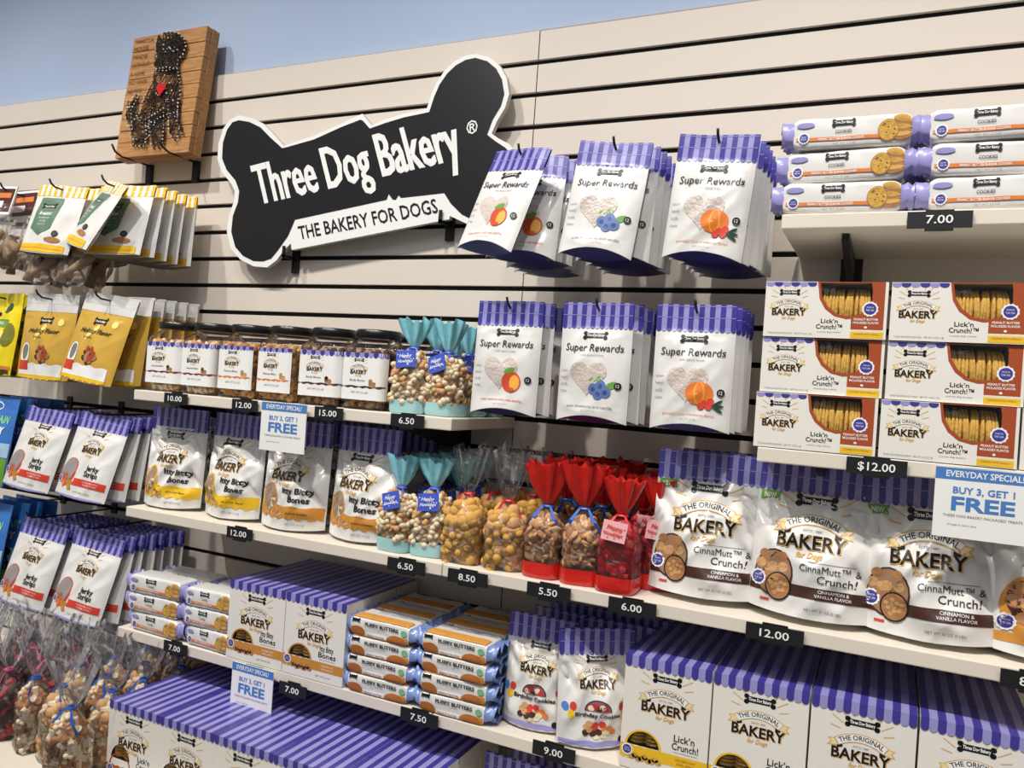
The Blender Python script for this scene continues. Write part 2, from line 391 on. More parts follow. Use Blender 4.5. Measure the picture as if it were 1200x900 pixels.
shelf(-.184, 1.03, ZA, .30, 'uppermost cream shelf on the right carrying wrapped cookie sleeves', (-.085, .93))
shelf(-.198, 1.03, ZB, .30, 'cream shelf under the windowed cookie cartons at right', (-.1, .93))
shelf(-1.705, -.792, ZB, .30, 'cream shelf under the clear cookie jars and teal topped bags', (-1.6, -.925))
shelf(-1.705, -.792, ZC, .30, 'cream shelf below the jar shelf carrying white and yellow bone bags', (-1.6, -.9))
shelf(-.790, 1.03, ZC, .30, 'cream shelf carrying peanut, red and brown biscuit bags at right', (-.7, .9))
shelf(-1.705, -.792, ZD, .30, 'lower left cream shelf carrying striped cartons and butter logs', (-1.6, -.9))
shelf(-.790, 1.03, ZD, .30, 'lower right cream shelf carrying birthday bags and tall cartons', (-.7, .9))
d = thing('base_deck', 'broad cream bottom deck under cello bags and striped cartons', 'shelf', (-.8, 0, 0))
m = M(); m.box(-2.6, 1.83, -.54, -.001, ZE-.03, ZE, SHELF); m.obj('deck_board', d, bevel=.002)
m = M(); m.box(-2.58, 1.81, -.50, -.001, .1, ZE-.0302, SLAT); m.obj('front_panel', d); m = M(); m.box(-2.58, 1.81, -.46, -.001, 0, .0998, BLACK); m.obj('kick_plate', d)
# ------------------------------------------------------------------ peg hooks
def make_hook():
    root = thing('peg_hook', '', 'hook', group='black peg hooks in the slatted wall')
    b = M(); b.tube([(0, -.004, 0), (0, -.22, 0), (0, -.262, .003), (0, -.275, .011), (0, -.281, .022)], .0026, BLACK, 6); b.obj('hook_rod', root, True)
    b = M(); b.box(-.012, .012, -.005, .003, -.016, .022, BLACK); b.obj('back_plate', root, bevel=.001); return root
HOOK = make_hook(); hk = [0]
def hook(x, z, lab, sc_=None):
    if hk[0] == 0: HOOK.location = (x, 0, z); HOOK['label'] = lab
    else: dup(HOOK, (x, 0, z), (0, 0, 0), lab, None, sc_)
    hk[0] += 1
# ------------------------------------------------------------------ bags: reward pouches
PINK = mat('heart_window', (214, 200, 192), .35, bump=.5, bscale=180, var=.12, vscale=90)
LEAF = mat('leaf_green', (110, 160, 66), .5); LEAFD = mat('dark_leaf', (44, 76, 52), .5)
APP = mat('apple_red', (226, 84, 52), .5, var=.3, vscale=30); APY = mat('apple_yellow', (246, 176, 70), .5); BERB = mat('blueberry', (92, 118, 176), .5); BERD = mat('blueberry_dark', (58, 78, 138), .5); PUM = mat('pumpkin_orange', (238, 128, 48), .5)
def super_art(fl, P_):
    A = Art(); w = P_.w
    zt = P_.zh
    A.bone(0, zt-.018, .05, .0155, INK, 2); A.text('Three Dog Bakery', 0, zt-.0195, .0048, WHITE, w=.036, bold=.03)
    A.text('Super Rewards', 0, zt-.048, .0135, INK, w=w*.82, bold=.004, shear=.08)
    A.text('soft baked treats', 0, zt-.057, .003, GREYT, w=.045)
    hx, hz, r = -.006, zt-.096, .036
    H = []
    for i in range(36):
        t = 2*PI*i/36; H.append((hx+r*math.sin(t)**3*1.05, hz+r*(.81*math.cos(t)-.31*math.cos(2*t)-.125*math.cos(3*t)-.06*math.cos(4*t))))
    A.poly(H, PINK, 1)
    fx, fz = .020, zt-.117; n0 = len(A.L)
    if fl == 'apple':
        A.ell(fx, fz, .017, .0165, APP, 2); A.ell(fx+.006, fz-.001, .009, .012, APY, 3); A.ell(fx-.004, fz+.018, .010, .0045, LEAF, 3, rot=.3)
        A.ell(fx+.001, fz-.012, .006, .003, APP, 4)
    elif fl == 'blue':
        for dx, dz in ((-.010, -.002), (.002, .003), (.010, -.006), (-.002, -.009)): A.ell(fx+dx, fz+dz, .0085, .0085, BERB, 2); A.ell(fx+dx, fz+dz-.0005, .0035, .0035, BERD, 3)
        A.ell(fx+.018, fz+.004, .010, .005, LEAF, 1, rot=.5); A.ell(fx-.006, fz+.013, .012, .004, LEAF, 1, rot=.2)
    else:
        A.ell(fx-.002, fz+.002, .020, .0165, PUM, 2); A.ell(fx-.002, fz+.002, .008, .0162, APY, 3); A.ell(fx-.002, fz+.0025, .0055, .015, PUM, 4)
        for dx, dz in ((.006, -.012), (.012, -.016), (.015, -.009), (.001, -.016)): A.ell(fx+dx, fz+dz, .005, .005, REDP, 5)
        for a in (-.6, 0, .6): A.ell(fx+.024, fz-.015+a*.006, .009, .0022, LEAFD, 5, rot=a)
    for q in range(n0, len(A.L)): A.L[q] = ([(fx+(a-fx)*1.25, fz+(b-fz)*1.25) for a, b in A.L[q][0]],)+A.L[q][1:]
    A.ell(fx+.035, fz+.005, .0068, .0068, INK, 6); A.text('12', fx+.035, fz+.002, .006, WHITE, w=.006, lay=7)
    t = {'apple': 'oven baked with real apples', 'blue': 'with blueberry and vanilla', 'pum': 'pumpkin and cranberry flavor'}[fl]
    A.text(t, 0, .026, .0048, {'apple': REDP, 'blue': GREYT, 'pum': ORG}[fl], w=w*.66, shear=.2, bold=.01)
    for k in range(4): A.text(['oven', 'baked', 'soft', 'chewy'][k], -w*.40, .095-k*.013, .004, GREYT, w=.014)
    A.text('NET WT 8 OZ', 0, .013, .0028, GREYT, w=.03)
    return A
SRP = {}; SRR = {}
for fl, sd in (('apple', 1.3), ('blue', 4.7), ('pum', 9.1)):
    p = P(.143, .228, .183, T=.017, b=.018, A=.0042, seed=sd, n=15, gus=PDK, arch=.013); SRP[fl] = p
    SRR[fl] = pouch('treat_pouch', p, super_art(fl, p), '', group='white reward pouches with purple headers')
used = set()
def place(key, proto, loc, rot, label, group=None, scale=None):
    if key not in used:
        used.add(key); proto.location = loc; proto.rotation_euler = rot; proto['label'] = label
        if group: proto['group'] = group
        if scale: proto.scale = scale
        return proto
    return dup(proto, loc, rot, label, group, scale)
FN = {'apple': 'apple', 'blue': 'blueberry', 'pum': 'pumpkin'}
def sr_row(z, row, spec):
    for fl, x, bags in spec:
        hook(x, z, 'black peg hook holding the %s row of %s pouches' % (row, FN[fl]))
        for i, (dx, dy, rx, ry, rz) in enumerate(bags):
            l, r = hang(x+dx, z+.0045, dy, SRP[fl], rx, ry, rz)
            place('sr'+fl, SRR[fl], l, r, 'white %s treat pouch with purple striped header, %s on its hook in the %s row' % (FN[fl], ORD[i], row), '%s reward pouches, %s row' % (FN[fl], row))
D = math.radians
sr_row(2.059, 'upper', [
    ('apple', -.695, [(-.0, -.262, D(-19), D(6), D(-14)), (.006, -.215, D(-13), D(1), D(12)), (.012, -.165, D(-7), D(-2), D(6)), (.012, -.120, D(-4), 0, 0), (.012, -.075, D(-2), D(1), D(3))]),
    ('blue', -.498, [(0, -.262, D(-9), D(5), D(3)), (.004, -.222, D(-7), D(1), D(4)), (.006, -.185, D(-5), D(0), D(3)), (.006, -.145, D(-4), D(-1), 0), (.008, -.10, D(-2), 0, 0)]),
    ('pum', -.305, [(0, -.262, D(-2), D(4.5), D(1)), (.004, -.225, D(-3), D(4), D(6)), (.006, -.19, D(-3), D(2), D(3)), (.006, -.15, D(-2), D(1), 0), (.006, -.11, D(-2), D(1), 0), (.006, -.07, 0, 0, 0)])])
sr_row(1.754, 'lower', [
    ('apple', -.697, [(0, -.258, D(-2), D(0), D(2)), (.008, -.22, D(-2), D(-1), D(3)), (.006, -.15, D(-2), D(0), 0), (.006, -.1, D(-1), 0, 0)]),
    ('blue', -.51, [(0, -.262, D(-1), D(0), D(-2)), (.006, -.225, D(-1), D(-1), D(2)), (.008, -.17, D(-2), D(0), 0), (.008, -.12, D(-1), 0, 0)]),
    ('pum', -.324, [(0, -.262, D(-1), D(0), D(2)), (.004, -.228, D(-2), D(0), D(2)), (.006, -.195, D(-2), D(-1), D(1)), (.006, -.155, D(-2), 0, 0), (.006, -.11, 0, 0, 0)])])
# ------------------------------------------------------------------ jerky pouches
p = P(.186, .230, .192, T=.020, b=.014, A=.0055, seed=2.2, n=17, gus=PL); JP = p
A = Art(); crest(A, 0, p.zh-.008, .10)
A.text('Jerky', .035, .078, .0135, INK, w=.045, bold=.02); A.text('Strips', .035, .062, .0135, INK, w=.052, bold=.02)
A.rect(-.02, .0875, .034, .053, REDP, 1); A.text('CHICKEN AND APPLE', .04, .045, .004, WHITE, w=.06); A.text('FLAVOR STRIPS', .04, .038, .004, WHITE, w=.05)
A.ell(-.052, .066, .03, .038, REDP, 1); A.ell(-.052, .070, .026, .032, mat('grey_window', (150, 140, 140), .3), 2)
for k in range(7): A.ell(-.05+math.cos(k*2.1)*.016, .040+math.sin(k*1.7)*.010, .014, .006, [BROWNY, RUST, ORG][k % 3], 3+k % 2, rot=k*.8)
A.text('WITH REAL CHICKEN', .02, .016, .004, GREYT, w=.06, shear=.2); A.rect(-.088, .088, .001, .006, PL, 1)
badge(A, -.077, .045, .009)
JR = pouch('jerky_pouch', p, A, '', group='jerky strip pouches')
for row, z in (('middle', 1.4496), ('lower', 1.1448)):
    for hn, x in (('left', -2.118), ('right', -1.895)):
        hook(x, z, 'black peg hook holding the %s row of jerky pouches, %s one' % (row, hn))
        nb = 4 if row == 'middle' else 7
        for i in range(nb):
            sp = .04 if row == 'middle' else .036
            rx = D(-15+3.4*i if i < 4 else -2); ry = D([4, 0, -1, 0, 1, 0, 0][i]); rz = D([2, 3, 0, 3, 0, 1, 0][i])
            l, r = hang(x+.004*i+(.016 if row == 'lower' else .006), z-(.026 if row == 'lower' else .014), -.228+sp*.8*i, JP, rx, ry, rz)
            place('jr', JR, l, r, 'jerky pouch with red band, %s bag on the %s hook, %s row' % (ORD[i], hn, row), 'jerky pouches, %s row' % row)
# ------------------------------------------------------------------ yellow striped label bags
p = P(.192, .205, .172, T=.020, b=.016, A=.004, seed=6.2, n=17, gus=mat('grey_gusset', (150, 140, 125), .5)); YP = p
GRN = mat('label_green', (92, 124, 100), .5); YW = mat('pale_yellow', (250, 226, 130), .4); WST = mat('white_stripe', (246, 244, 236), .4)
A = Art(); A.poly([(-.066, .166), (.020, .166), (.028, .15), (.024, .072), (-.02, .050), (-.070, .072), (-.066, .15)], GRN, 1)
A.bone(-.02, .14, .062, .018, INK, 2); A.text('Three Dog Bakery', -.02, .137, .005, WHITE, w=.045, bold=.03)
A.text('Breakfast', -.02, .112, .010, WHITE, w=.055, bold=.02); A.text('MAPLE AND OATS', -.02, .1, .0045, WHITE, w=.05); A.text('FLAVOR', -.02, .09, .0045, WHITE, w=.025); A.text('BISCUITS', -.02, .08, .0045, WHITE, w=.03)
A.ell(.045, .058, .010, .009, INK, 2); A.ell(.045, .058, .007, .006, LEAFD, 3); A.ell(.04, .04, .03, .008, BISCD, 1)
A.rect(-.0855, .0855, .003, .026, YEL, 2)
for k in range(3): A.rect(-.08, .08, .007+k*.006, .009+k*.006, ORG, 3) if k == 1 else None
YR = pouch('treat_pouch', p, A, '', cols=(YEL, WST), scal=False)
for hn, x, bags in (('left', -2.115, [(-12, 4, 3), (-8, 0, 4), (-5, -1, 3), (-3, 0, 0), (-2, 0, 0)]), ('right', -1.905, [(-24, 12, -22), (-12, 0, 6), (-9, -1, 4), (-6, 0, 2), (-4, 1, 0), (-2, 0, 0)])):
    hook(x, 2.059, 'black peg hook holding yellow striped pouches, the %s of two' % hn)
    for i, (rx, ry, rz) in enumerate(bags):
        l, r = hang(x+.004*i, 2.060, -.236+.034*i, YP, D(rx), D(ry), D(rz))
        place('yr', YR, l, r, 'white pouch with yellow striped top and green label, %s bag on the %s hook' % (ORD[i], hn), 'yellow striped pouches')
# ------------------------------------------------------------------ gold holiday bags
GB = mat('gold_film', (206, 164, 66), .25, bump=.3, bscale=30, coat=.5); CLR = mat('silvery_header', (222, 220, 216), .25, bump=.2, bscale=40, coat=.5)
p = P(.205, .245, .194, T=.022, b=.014, A=.005, seed=3.4, gus=GB, base=GB); HP = p
A = Art(); A.bone(0, .168, .052, .022, INK, 2, rot=.05); A.text('Three Dog Bakery', 0, .165, .0055, WHITE, w=.04, bold=.03)
A.text('Holiday Flavor', 0, .132, .0125, INK, w=.125, shear=.3, bold=.015); A.text('biscuits', -.02, .117, .007, INK, w=.04, shear=.3)
A.poly(wavy(-.086, .086, .004, .045, .004), WHITE, 1)
for k in range(16):
    a = k*2.4; A.ell(.012+math.cos(a)*.028*(k/16)**.5, .072+math.sin(a)*.02*(k/16)**.5, .010, .007, [CHOC, BISCD, RUST][k % 3], 2+k % 3, rot=k)
A.ell(-.062, .07, .021, .032, WHITE, 1); A.ell(-.062, .076, .015, .022, GREYT, 2); A.rect(-.085, -.045, .026, .052, REDP, 3)
A.rect(-.086, .086, .003, .014, YEL, 3)
A.poly([(-.04, .12), (.0, .16), (.01, .15), (-.03, .11)], YW, 1); A.ell(.06, .165, .01, .01, YW, 1)
HR = pouch('treat_pouch', p, A, '', cols=(CLR, CLR), scal=False)
for hn, x, bags in (('left', -2.14, [(-4, 1, 3), (-3, 0, 2), (-2, 0, 0), (0, 0, 0)]), ('right', -1.90, [(-12, 6, 0), (-6, 0, 4), (-4, 0, 2), (-3, 0, 0), (-1, 0, 0), (0, 0, 0)])):
    hook(x, 1.754, 'black peg hook holding gold foil bags, the %s of two' % hn)
    for i, (rx, ry, rz) in enumerate(bags):
        l, r = hang(x+.004*i, 1.7585, -.228+.036*i, HP, D(rx), D(ry), D(rz))
        place('hr', HR, l, r, 'gold foil holiday treat bag with silvery top, %s bag on the %s hook' % (ORD[i], hn), 'gold holiday bags')
# ------------------------------------------------------------------ far left hooks
BY = mat('lemon_film', (240, 216, 30), .3, bump=.3, bscale=30, coat=.4); GRS = mat('grass_print', (120, 176, 60), .5, var=.4, vscale=40); SK = mat('sky_print', (60, 120, 200), .35, coat=.3)
p = P(.18, .245, .21, T=.024, b=.014, A=.005, seed=8.8, base=BY, gus=BY); LP = p
A = Art(); A.ell(.035, .2, .013, .016, LEAFD, 2); A.ell(.0, .18, .01, .006, INK, 2); A.rect(-.08, .055, .142, .165, LEAF, 2); A.text('REAL FOOD', -.01, .15, .008, WHITE, w=.09, bold=.02)
A.rect(-.05, .045, .05, .13, mat('tan_picture', (178, 140, 116), .4, var=.4, vscale=30), 2); A.poly([(0, .13), (.05, .13), (.045, .07), (.03, .09)], YW, 3)
A.ell(.065, .12, .02, .035, mat('olive_picture', (140, 140, 50), .4, var=.5, vscale=40), 2); A.rect(-.088, .088, .02, .03, ORG, 2); A.poly(wavy(-.086, .086, .004, .018, .004), mat('dark_strip', (60, 66, 40), .4), 2)
LR = pouch('treat_pouch', p, A, '', headers=False)
p = P(.19, .26, .23, T=.022, b=.014, A=.005, seed=5.8, base=SK, gus=SK); SP = p
A = Art(); A.rect(-.094, .094, .09, .13, mat('pale_sky', (170, 206, 232), .4), 1); A.poly(wavy(-.094, .094, .004, .085, .004), GRS, 1)
A.ell(-.0, .235, .03, .014, WHITE, 2); A.ell(0, .235, .026, .010, SK, 3)
A.text('MOUNTAIN', .0, .186, .022, mat('mint_text', (140, 214, 170), .4), w=.15, bold=.03); A.text('COUNTRY', 0, .155, .02, WHITE, w=.14, bold=.03)
for q in ((.03, .105, .026, .016), (.055, .118, .012, .012)): A.ell(*q, mat('animal_silhouette', (34, 40, 48), .5), 3)
for q in (.01, .022, .042, .052): A.rect(q, q+.007, .065, .1, MATS['animal_silhouette'], 3)
SR_ = pouch('treat_pouch', p, A, '', headers=False)
for z, pr, pp, key, lab in ((1.754, LR, LP, 'lr', 'bright lemon yellow treat pouch with green stripe'), (1.4496, SR_, SP, 'sk', 'blue and green meadow picture pouch in the middle row'), (1.1448, SR_, SP, 'sk', 'blue and green meadow picture pouch in the lower row')):
    hook(-2.355, z, 'leftmost peg hook, holding the %s' % lab)
    for i in range(4):
        l, r = hang(-2.345+(.004*i), z+.0045, -.228+.04*i, pp, D(-7+2*i), D(0), D([-3, 2, 0, 1][i]))
        place(key, pr, l, r, lab+', %s bag' % ORD[i], lab)
# clear bags of chews with picture header cards, far top left
CARDR = mat('dark_picture_card', (90, 36, 32), .5, var=.6, vscale=40); CHEW = mat('tan_chew', (176, 146, 110), .6, bump=.4, bscale=50, var=.4, vscale=30)
def chew_bag():
    root = thing('chew_bag', '', 'treat bag', group='clear chew bags with picture cards')
    m = M(); m.box(-.055, .055, -.002, .002, .15, .235, WHITE); A = Art(); A.rect(-.05, .05, .158, .228, CARDR, 1); A.rect(-.04, .01, .17, .19, WHITE, 2); A.rect(-.03, .04, .2, .215, ORG, 2); A.emit(m, lambda x, z, o: Vector((x, -.002-o, z))); m.obj('header_card', root)
    p = P(.13, .2, .19, T=.026, b=.01, A=.006, seed=4.4, base=FILM); m = M()
    for s_ in (-1, 1): m.grid(lambda a, b: p.f((a-.5)*p.w, b*p.h, 0, s_), 14, 20, FILM)
    m.obj('clear_bag', root, True)
    random.seed(9)
    for k in range(4):
        m = M(); a = random.uniform(-.9, .9); c = Vector((-.03+.02*k, random.uniform(-.01, .01), .05+.012*(k % 2)))
        dv = Vector((math.sin(a)*.05, 0, math.cos(a)*.045)); m.tube([c-dv, c-dv*.3, c+dv*.4, c+dv], .012, CHEW, 10, rs=[.014, .012, .013, .011]); m.obj('chew', root, True)
    return root
CB = chew_bag()
for j, (x, nm) in enumerate(((-2.50, 'leftmost'), (-2.33, 'second from left'))):
    hook(x, 2.059, 'black peg hook holding clear chew bags, %s' % nm)
    for i in range(4):
        R = Euler((D(-12+3*i), D([4, -3, 2, 0][i]), D([-5, 6, 0, 2][i]))).to_matrix(); l = Vector((x, -.26+.055*i, 2.064))-R @ Vector((0, 0, .225))
        place('cb', CB, tuple(l), (D(-12+3*i), D([4, -3, 2, 0][i]), D([-5, 6, 0, 2][i])), 'clear bag of tan chews with picture card, %s bag, %s hook' % (ORD[i], nm))
# lower pair of chew bags hanging just under the yellow pouches
for j, x in enumerate((-2.16, -2.02)):
    hook(x, 1.983, 'black peg hook behind the yellow striped pouches, %s' % ('left' if j == 0 else 'right'), (1, .62, 1))
    for i in range(2):
        e_ = (D(-14), D([10, 6][i]), D(-20*i)); l = Vector((x, -.205+.07*i, 1.984))-Euler(e_).to_matrix() @ Vector((0, 0, .200))
        dup(CB, tuple(l), e_, 'tan chew bag hanging below the yellow striped pouches, %s bag, %s hook' % (ORD[i], 'left' if j == 0 else 'right'))
# ------------------------------------------------------------------ shelf pouches
def itty_art(p, band, wt):
    A = Art(); w = p.w; crest(A, -.008, p.zh-.008, .125)
    A.text('Itty Bitty', .028, .083, .0125, INK, w=.075, bold=.03); A.text('Bones', .034, .064, .0125, INK, w=.052, bold=.03)
    A.poly(wavy(-w*.49, w*.49, .026, .054, .003), band, 1)
    A.ell(-.052, .066, .027, .036, band, 2); A.ell(-.052, .068, .023, .031, mat('pouch_window', (170, 150, 130), .3, var=.5, vscale=80), 3)
    for k in range(9): A.bone(-.055+math.cos(k*2.3)*.018, .066+math.sin(k*1.9)*.022, .014, .008, [BISCL, BISC, BISCD][k % 3], 4, rot=k*.7)
    for k in range(5): A.bone(-.06+k*.012, .034+.006*(k % 2), .018, .010, [BISC, BISCD][k % 2], 4, rot=k*.9)
    A.text(wt, .035, .037, .0055, INK, w=.055); A.text('NET WT 14 OZ', .03, .012, .0045, GREYT, w=.045)
    return A
def mk(name, key, w, h, zh, T, b, A_, seed, artf, n=17, lab='', gus=None, grp=None, cat='treat bag'):
    p = P(w, h, zh, T=T, b=b, A=A_, seed=seed, n=n, gus=gus); return p, pouch(name, p, artf(p), lab, cat, grp)
IY = mk('biscuit_bag', 'iy', .176, .248, .196, .040, .036, .008, 11.3, lambda p: itty_art(p, YEL, 'chicken flavor'))
IY2 = mk('biscuit_bag', 'iy2', .176, .248, .196, .040, .036, .009, 17.9, lambda p: itty_art(p, YEL, 'chicken flavor'))
IB = mk('biscuit_bag', 'ib', .176, .248, .196, .040, .036, .007, 23.1, lambda p: itty_art(p, BROWNY, 'peanut butter'))
def stand(x, y, p, rx, ry, rz, z): return (x, y, z+.0015+abs(math.sin(rx))*p.b*.9), (rx, ry, rz)
def row(items, z):
    for (key, pr, x, y, rx, ry, rz, lab, grp) in items:
        l, r = stand(x, y, pr[0], D(rx), D(ry), D(rz), z); place(key, pr[1], l, r, lab, grp)
g = 'small bone biscuit bags'
row([('iy', IY, -1.618, -.235, -3, 0, 6, 'white and yellow bone biscuit bag at the left end of the middle shelf', g),
     ('iy2', IY2, -1.420, -.232, -3, 0, -2, 'white and yellow crumpled bone biscuit bag, second from left on the middle shelf', g),
     ('ib', IB, -1.226, -.24, -3, 0, 4, 'white and caramel bone biscuit bag behind the hanging buy three sign', g),
     ('ib', IB, -1.040, -.236, -4, 0, -4, 'white and caramel bone biscuit bag beside the teal topped bags', g)], ZC)
for i, x in enumerate((-1.60, -1.41, -1.22, -1.03)):
    l, r = stand(x+.01, -.12, IY[0], D(-3), 0, D(2*(-1)**i), ZC)
    dup((IY, IY2, IB, IB)[i][1], l, r, 'bone biscuit bag standing behind the %s bag of the middle shelf' % ['first', 'second', 'third', 'fourth'][i], 'back row bone biscuit bags')
def cinna_art(p):
    A = Art(); w = p.w; crest(A, .0, p.zh-.006, .150)
    A.text('CinnaMutt\u2122 &', .035, .078, .0115, INK, w=.098, bold=.0); A.text('Crunch!', .048, .061, .0125, INK, w=.062, bold=.004)
    A.rect(.0, .075, .0935, .0942, INK, 1)
    A.rect(-w*.49, w*.49, .034, .053, CHOC, 1); A.text('CINNAMON &', .045, .0455, .005, WHITE, w=.05); A.text('VANILLA FLAVOR', .045, .038, .005, WHITE, w=.06)
    A.ell(-.058, .067, .034, .040, CHOC, 2); A.ell(-.058, .067, .031, .037, mat('biscuit_window', (176, 138, 106), .3, var=.4, vscale=60), 3)
    for k in range(8): A.ell(-.062+math.cos(k*2.4)*.02, .078+math.sin(k*1.6)*.018, .009, .008, [BISC, BISCD][k % 2], 4)
    A.ell(-.048, .045, .0225, .024, INK, 5); A.ell(-.048, .045, .020, .0215, BISCD, 6)
    for k in range(10): A.ell(-.048+math.cos(k*2.4)*.014*(k/10)**.5, .045+math.sin(k*2.4)*.015*(k/10)**.5, .004, .0035, BISC, 7)
    A.poly([(-.095, p.zh-.022), (-.060, p.zh-.022), (-.064, p.zh-.014), (-.060, p.zh-.006), (-.095, p.zh-.006)], LEAF, 2); A.text('NEW', -.079, p.zh-.018, .008, WHITE, w=.020, bold=.02)
    badge(A, -.084, .055, .0125, 5); A.rect(-.078, -.062, .018, .022, REDP, 2)
    A.text('NET WT 32 OZ (2 LBS)', .03, .014, .004, INK, w=.06)
    return A
def bowl_art(p):
    A = Art(); w = p.w; crest(A, .0, p.zh-.006, .150)
    A.ell(-.045, .075, .05, .05, BROWNY, 1); A.ell(-.045, .083, .042, .036, CHOC, 2)
    for k in range(9): A.ell(-.05+math.cos(k*2.4)*.026, .08+math.sin(k*1.6)*.022, .013, .010, [BISC, BISCD, BISCG][k % 3], 3+k % 2)
    badge(A, -.086, .05, .0125, 5); A.text('Peanut Butter', .05, .062, .011, INK, w=.07, bold=.015); A.rect(-w*.49, w*.49, .02, .034, BROWNY, 1); return A
CI = mk('biscuit_bag', 'ci', .199, .262, .212, .046, .042, .008, 31.7, cinna_art, n=19)
CI2 = mk('biscuit_bag', 'ci2', .199, .262, .212, .046, .042, .009, 37.2, cinna_art, n=19)
CI3 = mk('biscuit_bag', 'ci3', .205, .262, .212, .046, .042, .010, 43.2, bowl_art, n=19)
g = 'large cinnamon biscuit bags'
row([('ci', CI, -.290, -.222, -8, 0, 3, 'large white cinnamon biscuit bag next to the red berry bags', g),
     ('ci2', CI2, -.108, -.238, -8, 1, -2, 'large white cinnamon biscuit bag above the 12.00 tag, second of the big bags', g),
     ('ci', CI, .073, -.236, -6, -1, -3, 'large white cinnamon biscuit bag under the big buy three sign', g),
     ('ci3', CI3, .262, -.238, -6, 0, 2, 'large white biscuit bag with a bowl picture cut off by the right edge', g)], ZC)
for i, x in enumerate((-.27, -.09, .09, .28)):
    l, r = stand(x, -.105, CI[0], D(-3), 0, D(3*(-1)**i), ZC)
    dup((CI2, CI, CI2, CI)[i][1], l, r, 'large biscuit bag standing behind the %s big bag from the left' % ['first', 'second', 'third', 'fourth'][i], 'back row large biscuit bags')
def bday_art(p):
    A = Art(); w = p.w; crest(A, .0, p.zh-.005, .092)
    A.ell(0, .067, .026, .020, INK, 1, a0=0, a1=PI); A.ell(0, .067, .024, .018, mat('party_window', (150, 84, 96), .3), 2, a0=0, a1=PI)
    for k in range(5): A.ell(-.014+k*.007, .072+.003*(k % 2), .006, .005, [BISCL, BERRY, CHOC][k % 3], 3)
    A.text('Birthday Cookies', 0, .056, .007, INK, w=.088, bold=.03)
    for x, z, m_ in ((-.062, .073, SKYB), (-.048, .074, REDP), (-.052, .06, YEL), (.048, .074, REDP), (.062, .073, SKYB), (.052, .056, YEL)): A.ell(x, z, .0062, .0078, m_, 2)
    for k in range(16): A.ell(math.cos(k*2.4)*.032*(k/16)**.5, .034+math.sin(k*2.4)*.013*(k/16)**.5, .0068, .0055, [BISCL, REDP, CHOC, ORG, BISC][k % 5], 3+k % 3)
    A.poly(wavy(-w*.49, w*.49, .003, .013, .001), PL, 1); A.ell(.048, .016, .0065, .0065, INK, 3)
    return A
BD = mk('party_cookie_bag', 'bd', .146, .212, .168, .030, .030, .006, 51.7, bday_art, n=15)
BD2 = mk('party_cookie_bag', 'bd2', .146, .212, .168, .030, .030, .006, 57.2, bday_art, n=15)
g = 'birthday cookie bags with balloons'
row([('bd', BD, -.592, -.235, -3, 0, 4, 'white birthday cookie bag with balloons beside the butter logs', g),
     ('bd2', BD2, -.468, -.245, -4, -1, 32, 'white birthday cookie bag turned sideways beside the tall cartons', g)], ZD)
for i, (x, y, rz) in enumerate(((-.572, -.165, -3), (-.455, -.17, 6), (-.56, -.1, 2), (-.44, -.1, -2))):
    l, r = stand(x, y, BD[0], D(-1), 0, D(rz), ZD); dup((BD, BD2)[i % 2][1], l, r, 'birthday cookie bag standing in the %s row, %s' % (['second', 'third'][i//2], ['left', 'right'][i % 2]), g)
# the same kind of bag, tops only showing, on the bottom deck
for i, (x, y) in enumerate(((-.61, -.27), (-.46, -.27), (-.60, -.17), (-.45, -.17))):
    l, r = stand(x, y, BD[0], D(-2), 0, D(2), ZE); dup(BD[1], l, r, 'purple striped bag on the bottom deck under the 9.00 tag, %s %s' % (['front', 'rear'][i//2], ['left', 'right'][i % 2]), 'striped bags on the bottom deck')
